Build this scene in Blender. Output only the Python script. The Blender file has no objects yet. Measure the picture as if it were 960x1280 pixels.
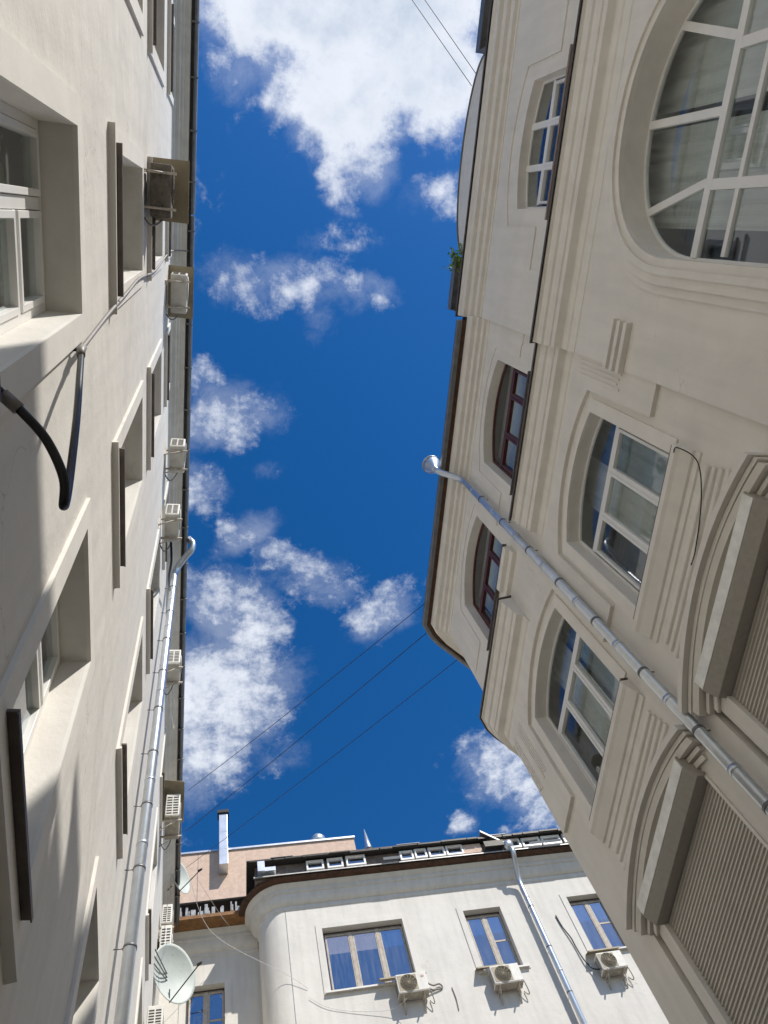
import bpy, bmesh, math, random
from mathutils import Vector, Matrix
random.seed(7)
S = bpy.context.scene
COL = S.collection
PI = math.pi
R_ = math.radians

# ------------------------------------------------------------------ helpers
def tag(o, label=None, cat=None, group=None, kind=None):
    if label: o["label"] = label
    if cat: o["category"] = cat
    if group: o["group"] = group
    if kind: o["kind"] = kind
    return o

def thing(name, label, cat, loc=(0, 0, 0), group=None):
    o = bpy.data.objects.new(name, None)
    COL.objects.link(o)
    o.location = loc
    o.empty_display_size = 0.2
    return tag(o, label, cat, group)

def world_loc(o):
    v = Vector((0, 0, 0))
    while o is not None:
        v = v + o.location
        o = o.parent
    return v

class Fr:
    """a facade: u runs along it, w out of it, v up"""
    def __init__(s, base, U, N):
        s.b = Vector((base[0], base[1], 0)); s.U = Vector((U[0], U[1], 0)).normalized(); s.N = Vector((N[0], N[1], 0)).normalized()
    def p(s, u, w, v):
        return s.b + s.U * u + s.N * w + Vector((0, 0, v))
    def off(s, dw):
        return Fr(s.b + s.N * dw, s.U, s.N)

class MB:
    def __init__(s): s.bm = bmesh.new()
    def quad(s, *ps):
        try: s.bm.faces.new([s.bm.verts.new(p) for p in ps])
        except ValueError: pass
    def hexa(s, c):   # c: 8 corners 0-3 bottom ring, 4-7 top ring
        vs = [s.bm.verts.new(p) for p in c]
        for f in ((0, 1, 2, 3), (4, 5, 6, 7), (0, 1, 5, 4), (1, 2, 6, 5), (2, 3, 7, 6), (3, 0, 4, 7)):
            s.bm.faces.new([vs[i] for i in f])
    def box(s, fr, u0, u1, w0, w1, v0, v1):
        s.hexa([fr.p(u0, w0, v0), fr.p(u1, w0, v0), fr.p(u1, w1, v0), fr.p(u0, w1, v0),
                fr.p(u0, w0, v1), fr.p(u1, w0, v1), fr.p(u1, w1, v1), fr.p(u0, w1, v1)])
    def ext(s, fr, prof, u0, u1, caps=True):
        """closed profile of (w, v) points extruded along u"""
        a = [s.bm.verts.new(fr.p(u0, w, v)) for w, v in prof]
        b = [s.bm.verts.new(fr.p(u1, w, v)) for w, v in prof]
        n = len(prof)
        for i in range(n):
            j = (i + 1) % n
            s.bm.faces.new((a[i], a[j], b[j], b[i]))
        if caps:
            s.bm.faces.new(a); s.bm.faces.new(b[::-1])
    def sweep(s, path, prof):
        """open profile (w, v) swept along a plan path of (x, y); w is outward = offset left-hand/outer side given by path normals"""
        rings = []
        for i, (x, y, nx, ny) in enumerate(path):
            rings.append([s.bm.verts.new((x + nx * w, y + ny * w, v)) for w, v in prof])
        for a, b in zip(rings, rings[1:]):
            for i in range(len(prof) - 1):
                s.bm.faces.new((a[i], a[i + 1], b[i + 1], b[i]))
        for r in (rings[0], rings[-1]):
            try: s.bm.faces.new(r)
            except ValueError: pass
    def plate(s, fr, outer, holes, w0, w1, back=False, hole_w0=None, outer_sides=True):
        """flat plate with holes: front face at w1, sides back to w0 (holes may go back to hole_w0)"""
        def fill(w):
            edges = []; loops = []
            for lp in [outer] + holes:
                vs = [s.bm.verts.new(fr.p(u, w, v)) for u, v in lp]
                loops.append(vs)
                for i in range(len(vs)):
                    edges.append(s.bm.edges.new((vs[i], vs[(i + 1) % len(vs)])))
            bmesh.ops.triangle_fill(s.bm, use_beauty=True, use_dissolve=False, edges=edges, normal=fr.N)
            return loops
        fill(w1)
        if back: fill(w0)
        for k, lp in enumerate([outer] + holes):
            if k == 0 and not outer_sides: continue
            wb = w0 if (k == 0 or hole_w0 is None) else hole_w0
            n = len(lp)
            for i in range(n):
                (ua, va), (ub, vb) = lp[i], lp[(i + 1) % n]
                s.quad(fr.p(ua, w1, va), fr.p(ub, w1, vb), fr.p(ub, wb, vb), fr.p(ua, wb, va))
    def ring(s, fr, outer, inner, w0, w1):
        n = len(outer)
        for i in range(n):
            j = (i + 1) % n
            o0, o1, i0, i1 = outer[i], outer[j], inner[i], inner[j]
            s.quad(fr.p(o0[0], w1, o0[1]), fr.p(o1[0], w1, o1[1]), fr.p(i1[0], w1, i1[1]), fr.p(i0[0], w1, i0[1]))
            s.quad(fr.p(o0[0], w0, o0[1]), fr.p(i0[0], w0, i0[1]), fr.p(i1[0], w0, i1[1]), fr.p(o1[0], w0, o1[1]))
            s.quad(fr.p(i0[0], w1, i0[1]), fr.p(i1[0], w1, i1[1]), fr.p(i1[0], w0, i1[1]), fr.p(i0[0], w0, i0[1]))
            s.quad(fr.p(o0[0], w0, o0[1]), fr.p(o1[0], w0, o1[1]), fr.p(o1[0], w1, o1[1]), fr.p(o0[0], w1, o0[1]))
    def tube(s, pts, r, n=10, caps=True):
        pts = [Vector(p) for p in pts]
        rr = r if isinstance(r, (list, tuple)) else [r] * len(pts)
        up = Vector((0.123, 0.3, 1)).normalized()
        rings = []
        prev = None
        for i, p in enumerate(pts):
            t = (pts[min(i + 1, len(pts) - 1)] - pts[max(i - 1, 0)]).normalized()
            if prev is None:
                a = t.cross(up)
                if a.length < 1e-3: a = t.cross(Vector((1, 0, 0)))
            else:
                a = prev - t * prev.dot(t)
            a.normalize(); prev = a
            b = t.cross(a)
            rings.append([s.bm.verts.new(p + (a * math.cos(k * 2 * PI / n) + b * math.sin(k * 2 * PI / n)) * rr[i]) for k in range(n)])
        for a, b in zip(rings, rings[1:]):
            for k in range(n):
                f = s.bm.faces.new((a[k], a[(k + 1) % n], b[(k + 1) % n], b[k])); f.smooth = True
        if caps:
            s.bm.faces.new(rings[0]); s.bm.faces.new(rings[-1])
    def build(s, name, m, parent=None, bevel=0.0, smooth=False, weld=True):
        if weld: bmesh.ops.remove_doubles(s.bm, verts=s.bm.verts, dist=1e-5)
        bmesh.ops.recalc_face_normals(s.bm, faces=s.bm.faces)
        if smooth:
            for f in s.bm.faces: f.smooth = True
        loc = world_loc(parent) if parent else Vector((0, 0, 0))
        bmesh.ops.translate(s.bm, verts=s.bm.verts, vec=-loc)
        me = bpy.data.meshes.new(name)
        s.bm.to_mesh(me); s.bm.free()
        me.materials.append(m)
        o = bpy.data.objects.new(name, me)
        COL.objects.link(o)
        if parent: o.parent = parent
        if bevel > 0:
            b = o.modifiers.new("bevel", "BEVEL"); b.width = bevel; b.segments = 2
            b.limit_method = 'ANGLE'; b.angle_limit = R_(35)
        return o

def offset(poly, d):
    """offset a closed CCW polygon inwards by d (negative = outwards)"""
    n = len(poly); out = []
    for i in range(n):
        a = Vector(poly[i - 1]); b = Vector(poly[i]); c = Vector(poly[(i + 1) % n])
        e1 = (b - a).normalized(); e2 = (c - b).normalized()
        n1 = Vector((-e1.y, e1.x)); n2 = Vector((-e2.y, e2.x))
        m = (n1 + n2)
        if m.length < 1e-6: m = n1
        m.normalize()
        k = d / max(0.3, m.dot(n1))
        out.append((b.x + m.x * k, b.y + m.y * k))
    return out

def rect(u0, u1, v0, v1): return [(u0, v0), (u1, v0), (u1, v1), (u0, v1)]

def arch(u0, u1, v0, vs, vc, n=14):
    """opening with a segmental head, CCW"""
    h = (u1 - u0) / 2; r = vc - vs
    Rr = (h * h + r * r) / (2 * r); cu = (u0 + u1) / 2; cv = vc - Rr
    a = math.asin(min(1, h / Rr))
    if Rr < h: a = PI - a
    pts = [(u0, v0), (u1, v0)]
    for i in range(n + 1):
        t = a - 2 * a * i / n
        pts.append((cu + Rr * math.sin(t), cv + Rr * math.cos(t)))
    return pts

# ------------------------------------------------------------------ materials
def nt(name):
    m = bpy.data.materials.new(name); m.use_nodes = True
    t = m.node_tree; t.nodes.clear()
    return m, t
def N(t, typ, **kw):
    n = t.nodes.new(typ)
    for k, v in kw.items(): setattr(n, k, v)
    return n

def mat(name, col, rough=0.7, metal=0.0, var=0.08, scale=3.0, bump=0.15, bscale=60, streak=0.0, dirt=None, spec=0.3, spots=0.0, crack=0.0):
    """painted / rendered surface: base colour with blotches, fine grain, vertical streaks"""
    m, t = nt(name)
    out = N(t, 'ShaderNodeOutputMaterial'); b = N(t, 'ShaderNodeBsdfPrincipled')
    t.links.new(b.outputs[0], out.inputs[0])
    geo = N(t, 'ShaderNodeNewGeometry')
    nz = N(t, 'ShaderNodeTexNoise'); nz.inputs['Scale'].default_value = scale; nz.inputs['Detail'].default_value = 6; nz.inputs['Roughness'].default_value = 0.6
    t.links.new(geo.outputs['Position'], nz.inputs['Vector'])
    rm = N(t, 'ShaderNodeMapRange'); rm.inputs['From Min'].default_value = 0.3; rm.inputs['From Max'].default_value = 0.7
    rm.inputs['To Min'].default_value = 1 - var; rm.inputs['To Max'].default_value = 1 + var
    t.links.new(nz.outputs['Fac'], rm.inputs['Value'])
    mul = N(t, 'ShaderNodeVectorMath', operation='SCALE'); mul.inputs[0].default_value = col
    t.links.new(rm.outputs[0], mul.inputs['Scale'])
    last = mul.outputs[0]
    if streak > 0:
        mp = N(t, 'ShaderNodeMapping'); mp.inputs['Scale'].default_value = (2.6, 2.6, 0.28)
        t.links.new(geo.outputs['Position'], mp.inputs['Vector'])
        n2 = N(t, 'ShaderNodeTexNoise'); n2.inputs['Scale'].default_value = 2.2; n2.inputs['Detail'].default_value = 5
        t.links.new(mp.outputs[0], n2.inputs['Vector'])
        r2 = N(t, 'ShaderNodeMapRange'); r2.inputs['From Min'].default_value = 0.42; r2.inputs['From Max'].default_value = 0.72
        t.links.new(n2.outputs['Fac'], r2.inputs['Value'])
        mx = N(t, 'ShaderNodeMix', data_type='RGBA')
        ml = N(t, 'ShaderNodeMath', operation='MULTIPLY'); ml.inputs[1].default_value = streak
        t.links.new(r2.outputs[0], ml.inputs[0]); t.links.new(ml.outputs[0], mx.inputs['Factor'])
        t.links.new(last, mx.inputs['A']); mx.inputs['B'].default_value = (*(dirt or [c * 0.62 for c in col]), 1)
        last = mx.outputs['Result']
    if spots > 0:
        n3 = N(t, 'ShaderNodeTexNoise'); n3.inputs['Scale'].default_value = 11; n3.inputs['Detail'].default_value = 8; n3.inputs['Roughness'].default_value = 0.7
        t.links.new(geo.outputs['Position'], n3.inputs['Vector'])
        r3 = N(t, 'ShaderNodeMapRange'); r3.inputs['From Min'].default_value = 0.55; r3.inputs['From Max'].default_value = 0.62
        t.links.new(n3.outputs['Fac'], r3.inputs['Value'])
        ml3 = N(t, 'ShaderNodeMath', operation='MULTIPLY'); ml3.inputs[1].default_value = spots
        t.links.new(r3.outputs[0], ml3.inputs[0])
        mx3 = N(t, 'ShaderNodeMix', data_type='RGBA'); t.links.new(ml3.outputs[0], mx3.inputs['Factor'])
        t.links.new(last, mx3.inputs['A']); mx3.inputs['B'].default_value = (*(dirt or [c * 0.5 for c in col]), 1)
        last = mx3.outputs['Result']
    if crack > 0:
        wv = N(t, 'ShaderNodeTexNoise'); wv.inputs['Scale'].default_value = 2.2; wv.inputs['Detail'].default_value = 5
        t.links.new(geo.outputs['Position'], wv.inputs['Vector'])
        wa = N(t, 'ShaderNodeVectorMath', operation='MULTIPLY_ADD'); wa.inputs[1].default_value = (0.9, 0.9, 0.9)
        t.links.new(wv.outputs['Color'], wa.inputs[0]); t.links.new(geo.outputs['Position'], wa.inputs[2])
        vo = N(t, 'ShaderNodeTexVoronoi', feature='DISTANCE_TO_EDGE'); vo.inputs['Scale'].default_value = 0.75
        t.links.new(wa.outputs[0], vo.inputs['Vector'])
        vr = N(t, 'ShaderNodeMapRange'); vr.inputs['From Min'].default_value = 0.0; vr.inputs['From Max'].default_value = 0.005; vr.inputs['To Min'].default_value = 1.0; vr.inputs['To Max'].default_value = 0.0
        t.links.new(vo.outputs['Distance'], vr.inputs['Value'])
        mk = N(t, 'ShaderNodeTexNoise'); mk.inputs['Scale'].default_value = 0.8; t.links.new(geo.outputs['Position'], mk.inputs['Vector'])
        mr_ = N(t, 'ShaderNodeMapRange'); mr_.inputs['From Min'].default_value = 0.5; mr_.inputs['From Max'].default_value = 0.62; mr_.inputs['To Max'].default_value = crack
        t.links.new(mk.outputs['Fac'], mr_.inputs['Value'])
        mm = N(t, 'ShaderNodeMath', operation='MULTIPLY'); t.links.new(vr.outputs[0], mm.inputs[0]); t.links.new(mr_.outputs[0], mm.inputs[1])
        mx4 = N(t, 'ShaderNodeMix', data_type='RGBA'); t.links.new(mm.outputs[0], mx4.inputs['Factor'])
        t.links.new(last, mx4.inputs['A']); mx4.inputs['B'].default_value = (*[c * 0.45 for c in col], 1)
        last = mx4.outputs['Result']
    t.links.new(last, b.inputs['Base Color'])
    b.inputs['Roughness'].default_value = rough; b.inputs['Metallic'].default_value = metal
    b.inputs['Specular IOR Level'].default_value = spec
    if bump > 0:
        nb = N(t, 'ShaderNodeTexNoise'); nb.inputs['Scale'].default_value = bscale; nb.inputs['Detail'].default_value = 4
        t.links.new(geo.outputs['Position'], nb.inputs['Vector'])
        nl = N(t, 'ShaderNodeTexNoise'); nl.inputs['Scale'].default_value = 2.5; nl.inputs['Detail'].default_value = 3
        t.links.new(geo.outputs['Position'], nl.inputs['Vector'])
        bp = N(t, 'ShaderNodeBump'); bp.inputs['Strength'].default_value = bump; bp.inputs['Distance'].default_value = 0.004
        t.links.new(nb.outputs['Fac'], bp.inputs['Height'])
        bp2 = N(t, 'ShaderNodeBump'); bp2.inputs['Strength'].default_value = bump; bp2.inputs['Distance'].default_value = 0.03
        t.links.new(nl.outputs['Fac'], bp2.inputs['Height']); t.links.new(bp.outputs[0], bp2.inputs['Normal'])
        t.links.new(bp2.outputs[0], b.inputs['Normal'])
    return m

def glass(name, tint=(0.72, 0.78, 0.76), f0=0.07, wav=0.0006, grime=0.0):
    """a pane: mirror share by angle (the same from either side), the rest see-through, optional rain streaks"""
    m, t = nt(name)
    out = N(t, 'ShaderNodeOutputMaterial'); mx = N(t, 'ShaderNodeMixShader')
    tr = N(t, 'ShaderNodeBsdfTransparent'); tr.inputs[0].default_value = (*tint, 1)
    gl = N(t, 'ShaderNodeBsdfGlossy'); gl.inputs['Roughness'].default_value = 0.015; gl.inputs['Color'].default_value = (0.92, 0.95, 1, 1)
    geo = N(t, 'ShaderNodeNewGeometry')
    dt = N(t, 'ShaderNodeVectorMath', operation='DOT_PRODUCT'); t.links.new(geo.outputs['Normal'], dt.inputs[0]); t.links.new(geo.outputs['Incoming'], dt.inputs[1])
    ab = N(t, 'ShaderNodeMath', operation='ABSOLUTE'); t.links.new(dt.outputs['Value'], ab.inputs[0])
    sb = N(t, 'ShaderNodeMath', operation='SUBTRACT'); sb.inputs[0].default_value = 1.0; t.links.new(ab.outputs[0], sb.inputs[1]); sb.use_clamp = True
    pw = N(t, 'ShaderNodeMath', operation='POWER'); pw.inputs[1].default_value = 5.0; t.links.new(sb.outputs[0], pw.inputs[0])
    ma = N(t, 'ShaderNodeMath', operation='MULTIPLY_ADD'); ma.inputs[1].default_value = 1 - f0; ma.inputs[2].default_value = f0; t.links.new(pw.outputs[0], ma.inputs[0])
    nz = N(t, 'ShaderNodeTexNoise'); nz.inputs['Scale'].default_value = 1.7; nz.inputs['Detail'].default_value = 2
    t.links.new(geo.outputs['Position'], nz.inputs['Vector'])
    bp = N(t, 'ShaderNodeBump'); bp.inputs['Strength'].default_value = 0.5; bp.inputs['Distance'].default_value = wav
    t.links.new(nz.outputs['Fac'], bp.inputs['Height']); t.links.new(bp.outputs[0], gl.inputs['Normal'])
    t.links.new(ma.outputs[0], mx.inputs[0]); t.links.new(tr.outputs[0], mx.inputs[1]); t.links.new(gl.outputs[0], mx.inputs[2])
    last = mx.outputs[0]
    if grime > 0:
        mp = N(t, 'ShaderNodeMapping'); mp.inputs['Scale'].default_value = (9, 9, 1.1); t.links.new(geo.outputs['Position'], mp.inputs['Vector'])
        n2 = N(t, 'ShaderNodeTexNoise'); n2.inputs['Scale'].default_value = 1.6; n2.inputs['Detail'].default_value = 6; t.links.new(mp.outputs[0], n2.inputs['Vector'])
        r2 = N(t, 'ShaderNodeMapRange'); r2.inputs['From Min'].default_value = 0.4; r2.inputs['From Max'].default_value = 0.75; r2.inputs['To Max'].default_value = grime
        t.links.new(n2.outputs['Fac'], r2.inputs['Value'])
        df = N(t, 'ShaderNodeBsdfDiffuse'); df.inputs[0].default_value = (0.5, 0.52, 0.52, 1)
        m2 = N(t, 'ShaderNodeMixShader'); t.links.new(r2.outputs[0], m2.inputs[0]); t.links.new(last, m2.inputs[1]); t.links.new(df.outputs[0], m2.inputs[2]); last = m2.outputs[0]
    t.links.new(last, out.inputs[0])
    return m

M = {}
M['plaster_left'] = mat('plaster_left', (0.70, 0.67, 0.615), 0.9, var=0.05, scale=1.3, bump=0.45, bscale=45, streak=0.22, crack=0.5)
M['plaster_right'] = mat('plaster_right', (0.75, 0.71, 0.64), 0.85, var=0.05, scale=1.6, bump=0.4, bscale=50, streak=0.20, crack=0.35)
M['plaster_back'] = mat('plaster_back', (0.66, 0.63, 0.57), 0.9, var=0.05, scale=1.0, bump=0.45, bscale=40, streak=0.28, crack=0.5)
M['trim_right'] = mat('trim_right', (0.76, 0.72, 0.65), 0.8, var=0.05, scale=3, bump=0.2, streak=0.15)
M['trim_left'] = mat('trim_left', (0.74, 0.71, 0.655), 0.85, var=0.05, scale=3, bump=0.2, streak=0.12)
M['cornice_left'] = mat('cornice_left', (0.70, 0.68, 0.64), 0.85, var=0.08, scale=2, bump=0.2, streak=0.3)
M['pink'] = mat('pink', (0.62, 0.46, 0.36), 0.9, var=0.10, scale=6, bump=0.4, bscale=20, streak=0.2, spots=0.25)
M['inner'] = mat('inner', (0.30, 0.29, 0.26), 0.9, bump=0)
M['roof'] = mat('roof', (0.10, 0.10, 0.10), 0.5, metal=0.4, var=0.2, bump=0.1)
M['dark_metal'] = mat('dark_metal', (0.045, 0.042, 0.038), 0.5, metal=0.3, var=0.25, scale=8, bump=0.1, spots=0.2, dirt=(0.10, 0.07, 0.045))
M['sill_metal'] = mat('sill_metal', (0.13, 0.11, 0.095), 0.5, metal=0.3, var=0.25, scale=8, bump=0.1)
M['pale_metal'] = mat('pale_metal', (0.45, 0.44, 0.42), 0.5, metal=0.3, var=0.2, scale=6, bump=0.2, spots=0.35, dirt=(0.16, 0.12, 0.09))
M['attic_boards'] = mat('attic_boards', (0.16, 0.13, 0.11), 0.8, var=0.3, scale=6, bump=0.3, spots=0.5, dirt=(0.05, 0.04, 0.035))
M['brown_sill'] = mat('brown_sill', (0.26, 0.20, 0.16), 0.6, var=0.15, scale=8, bump=0.1)
M['grey_metal'] = mat('grey_metal', (0.20, 0.20, 0.20), 0.45, metal=0.5, var=0.2, scale=6, bump=0.1)
M['zinc'] = mat('zinc', (0.60, 0.63, 0.66), 0.36, metal=0.85, var=0.10, scale=5, bump=0.15, bscale=8)
M['rust_wood'] = mat('rust_wood', (0.085, 0.045, 0.028), 0.8, var=0.35, scale=7, bump=0.3, spots=0.6, dirt=(0.05, 0.03, 0.02))
M['ochre'] = mat('ochre', (0.24, 0.12, 0.045), 0.6, var=0.3, scale=5, bump=0.2, spots=0.5, dirt=(0.12, 0.05, 0.02))
M['white_frame'] = mat('white_frame', (0.78, 0.77, 0.74), 0.4, var=0.04, scale=4, bump=0.03, spec=0.5, streak=0.08)
M['brown_frame'] = mat('brown_frame', (0.085, 0.022, 0.016), 0.4, var=0.15, scale=6, bump=0.05, spec=0.5)
M['old_frame'] = mat('old_frame', (0.42, 0.37, 0.31), 0.6, var=0.18, scale=8, bump=0.1, spots=0.4, dirt=(0.22, 0.17, 0.13))
M['dark_wood'] = mat('dark_wood', (0.07, 0.05, 0.04), 0.6, var=0.2, scale=8, bump=0.1)
M['curtain'] = mat('curtain', (0.60, 0.60, 0.57), 0.9, var=0.1, scale=2, bump=0)
M['blue_curtain'] = mat('blue_curtain', (0.30, 0.36, 0.40), 0.9, var=0.1, scale=2, bump=0)
M['shutter'] = mat('shutter', (0.52, 0.485, 0.42), 0.45, metal=0.15, var=0.06, scale=4, bump=0.04, spec=0.5)
M['housing_lit'] = mat('housing_lit', (0.82, 0.82, 0.76), 0.5, var=0.12, scale=9, bump=0.05, spots=0.12)  # shutter box front: bounced light put into the paler, mottled colour
M['housing_shade'] = mat('housing_shade', (0.40, 0.37, 0.32), 0.6, var=0.08, scale=20, bump=0.05)  # rest of the same white box: shade put into the darker colour
M['ac_white'] = mat('ac_white', (0.66, 0.64, 0.58), 0.5, var=0.08, scale=7, bump=0.05, streak=0.3, dirt=(0.38, 0.33, 0.26))
M['ac_dirty'] = mat('ac_dirty', (0.42, 0.38, 0.31), 0.7, var=0.22, scale=12, bump=0.2, bscale=25, spots=0.5, dirt=(0.22, 0.18, 0.13))
M['ac_grim'] = mat('ac_grim', (0.17, 0.155, 0.13), 0.8, var=0.3, scale=14, bump=0.4, bscale=30, spots=0.6, dirt=(0.05, 0.045, 0.04))
M['ac_dark'] = mat('ac_dark', (0.05, 0.045, 0.04), 0.7, bump=0)
M['visor'] = mat('visor', (0.34, 0.29, 0.20), 0.6, var=0.15, scale=5, bump=0.05)
M['bracket'] = mat('bracket', (0.50, 0.45, 0.38), 0.6, var=0.2, scale=15, bump=0.1, spots=0.5, dirt=(0.2, 0.12, 0.07))
M['logo_red'] = mat('logo_red', (0.55, 0.16, 0.12), 0.5, bump=0)
M['dish'] = mat('dish', (0.52, 0.55, 0.50), 0.5, var=0.06, scale=3, bump=0.03, spots=0.15)
M['cable_black'] = mat('cable_black', (0.012, 0.012, 0.012), 0.35, var=0.3, scale=20, bump=0.15, bscale=40)
M['cable_grey'] = mat('cable_grey', (0.22, 0.20, 0.18), 0.5, var=0.2, scale=20, bump=0.05)
M['cable_white'] = mat('cable_white', (0.62, 0.60, 0.56), 0.5, var=0.1, scale=20, bump=0.05)
M['leaf'] = mat('leaf', (0.20, 0.32, 0.06), 0.6, var=0.35, scale=25, bump=0)
M['paving'] = mat('paving', (0.06, 0.058, 0.055), 0.9, var=0.25, scale=2, bump=0.5, bscale=120)
M['litter'] = mat('litter', (0.35, 0.36, 0.36), 0.7, var=0.4, scale=9, bump=0.2, spots=0.6, dirt=(0.06, 0.05, 0.05))
M['glass'] = glass('glass', tint=(0.85, 0.90, 0.88), f0=0.13, grime=0.10)
M['glass_left'] = glass('glass_left', tint=(0.80, 0.88, 0.84), f0=0.09, grime=0.08)
M['glass_sky'] = glass('glass_sky', tint=(0.40, 0.45, 0.45), f0=0.42, wav=0.001, grime=0.11)

# ------------------------------------------------------------------ facade frames (camera stands at x=y=0)
def rot(a): a = R_(a); return Vector((-math.sin(a), math.cos(a)))
uL = rot(0.66); nL = Vector((uL.y, -uL.x))
uR = rot(-0.61); nR = Vector((-uR.y, uR.x))
uB = -rot(88.17); nB = Vector((uB.y, -uB.x))
FL = Fr(-nL * 0.85, uL, nL)
FR = Fr(-nR * 4.50, uR, nR)
FB = Fr(-nB * 17.7, uB, nB)

# ------------------------------------------------------------------ window pieces
def curtain_mesh(fr, u0, u1, v0, v1, w, amp=0.03, freq=30):
    mb = MB(); n = max(8, int((u1 - u0) * 40)); prev = None
    ph = random.random() * 6
    for i in range(n + 1):
        u = u0 + (u1 - u0) * i / n
        ww = w + amp * math.sin(u * freq + ph) + amp * 0.5 * math.sin(u * freq * 2.3 + ph)
        a = mb.bm.verts.new(fr.p(u, ww, v0)); b = mb.bm.verts.new(fr.p(u + 0.02 * math.sin(u * 9), ww * 0.5 + w * 0.5, v1))
        if prev: mb.bm.faces.new((prev[0], a, b, prev[1]))
        prev = (a, b)
    return mb

def fill_glass(fr, poly, w):
    mb = MB()
    vs = [mb.bm.verts.new(fr.p(u, w, v)) for u, v in poly]
    es = [mb.bm.edges.new((vs[i], vs[(i + 1) % len(vs)])) for i in range(len(vs))]
    bmesh.ops.triangle_fill(mb.bm, use_beauty=True, edges=es, normal=fr.N)
    return mb

def slab(fr, u0, u1, w0, w1, v, t, drop=0.02):
    """a metal window sill with a drip lip"""
    mb = MB()
    mb.ext(fr, [(w0, v + drop), (w1, v), (w1, v - t - 0.015), (w1 - 0.008, v - t - 0.015), (w1 - 0.008, v - t), (w0, v - t + drop)], u0, u1)
    return mb

# ================================================================== LEFT BUILDING
LB = thing('apartment_building', 'long sunlit cream plaster building front filling the left side, with boxy raised window frames', 'building', tuple(FL.p(0, -0.5, 0)))
L_T = 17.95
rowsL = [(4.66, 6.93), (8.78, 11.27), (12.50, 14.80), (16.20, 17.62)]
colsL = [(-6.1, -5.0), (-3.02, -1.9), (-0.42, 0.67), (2.15, 3.22), (5.42, 6.50), (11.75, 12.95)]
holesL = []
for r, (v0, v1) in enumerate(rowsL):
    for c, (a, b) in enumerate(colsL):
        holesL.append((r, c, a, b, v0, v1))
mb = MB()
mb.plate(FL, rect(-16, 19.2, 0, 18.3), [rect(a, b, v0, v1) for _, _, a, b, v0, v1 in holesL], -0.28, 0.0, hole_w0=-0.28)
mb.build('wall', M['plaster_left'], LB)
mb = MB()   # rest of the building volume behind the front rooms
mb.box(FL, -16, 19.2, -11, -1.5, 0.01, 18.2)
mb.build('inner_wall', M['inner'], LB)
mb = MB()
mb.box(FL, -16.2, 19.3, -11.2, 0.02, 18.34, 18.40)
mb.ext(FL, [(0.02, 18.41), (-11.2, 18.41), (-5.5, 20.6)], -16.2, 19.3)
mb.build('roof', M['roof'], LB)
mb = MB()
prof = [(0.0, 17.92), (0.025, 17.94), (0.035, 17.99), (0.10, 18.02), (0.12, 18.06), (0.165, 18.08), (0.175, 18.14), (0.26, 18.17), (0.28, 18.20), (0.285, 18.30), (0.0, 18.32)]
mb.ext(FL, prof, -16, 19.1)
for u in (-11, -7.2, -3.4, -0.2, 3.9, 8.6, 12.8):       # joints in the cornice
    pass
mb.build('cornice', M['cornice_left'], LB)
mb = MB()
mb.ext(FL, [(0.287, 18.25), (0.345, 18.25), (0.345, 18.33), (0.287, 18.33)], -16, 19.1)
mb.build('soffit_board', M['dark_metal'], LB)
mb = MB()
for (a, b) in ((-16, 0.02), (0.02, 6.2), (6.2, 19.1)):
    st = 0.004 if a == 0.02 else 0
    mb.ext(FL, [(0.347, 18.22 + st), (0.38, 18.205 + st), (0.41, 18.24 + st), (0.42, 18.36 + st), (0.347, 18.34 + st)], a + 0.01, b - 0.01)
for u in [x * 0.9 - 15 for x in range(37)]:
    mb.box(FL, u, u + 0.03, 0.28, 0.428, 18.19, 18.235)
mb.build('gutter', M['grey_metal'], LB)

def left_window(r, c, a, b, v0, v1):
    t = 0.17 if r < 3 else 0.12
    fw = 0.028
    # raised surround
    mb = MB()
    mb.plate(FL, rect(a - t, b + t, v0 - 0.20, v1 + t), [rect(a, b, v0, v1)], 0.0, fw)
    sur = mb.build('window_surround', M['trim_left'], LB)
    mb = MB()
    mb.ext(FL, [(0.0, v0 - 0.203), (0.0, v0 - 0.245), (fw + 0.028, v0 - 0.235), (fw + 0.028, v0 - 0.203)], a - t - 0.015, b + t + 0.015)
    mb.build('apron_moulding', M['trim_left'], sur)
    w = slab(FL, a - 0.06, b + 0.06, -0.17, fw + 0.055, v0 + 0.01, 0.02).build('window_sill', M['sill_metal'], LB)
    # frame
    mb = MB()
    o = rect(a, b, v0, v1)
    mb.ring(FL, o, offset(o, 0.055), -0.26, -0.19)
    m1 = a + (b - a) * 0.42
    mb.box(FL, m1 - 0.035, m1 + 0.035, -0.258, -0.193, v0 + 0.056, v1 - 0.056)
    hv = v0 + (v1 - v0) * 0.70
    for (x0, x1, y0, y1) in ((a + 0.06, m1 - 0.04, v0 + 0.06, v1 - 0.06), (m1 + 0.04, b - 0.06, v0 + 0.06, hv - 0.03), (m1 + 0.04, b - 0.06, hv + 0.03, v1 - 0.06)):
        q = rect(x0, x1, y0, y1)
        mb.ring(FL, q, offset(q, 0.04), -0.25, -0.180)
    mb.box(FL, m1 + 0.036, b - 0.056, -0.256, -0.195, hv - 0.029, hv + 0.029)
    fm = mb.build('window_frame', M['white_frame'], LB, bevel=0.003)
    fill_glass(FL, offset(o, 0.05), -0.22).build('pane', M['glass_left'], fm)
    if (r + c) % 2 == 0:
        curtain_mesh(FL, a + 0.03, b - 0.03, v0, v1, -0.40).build('curtain', M['curtain'], fm)
    else:
        curtain_mesh(FL, a + 0.03, m1, v0, v1, -0.40).build('curtain', M['curtain'], fm)
for h in holesL: left_window(*h)

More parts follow.
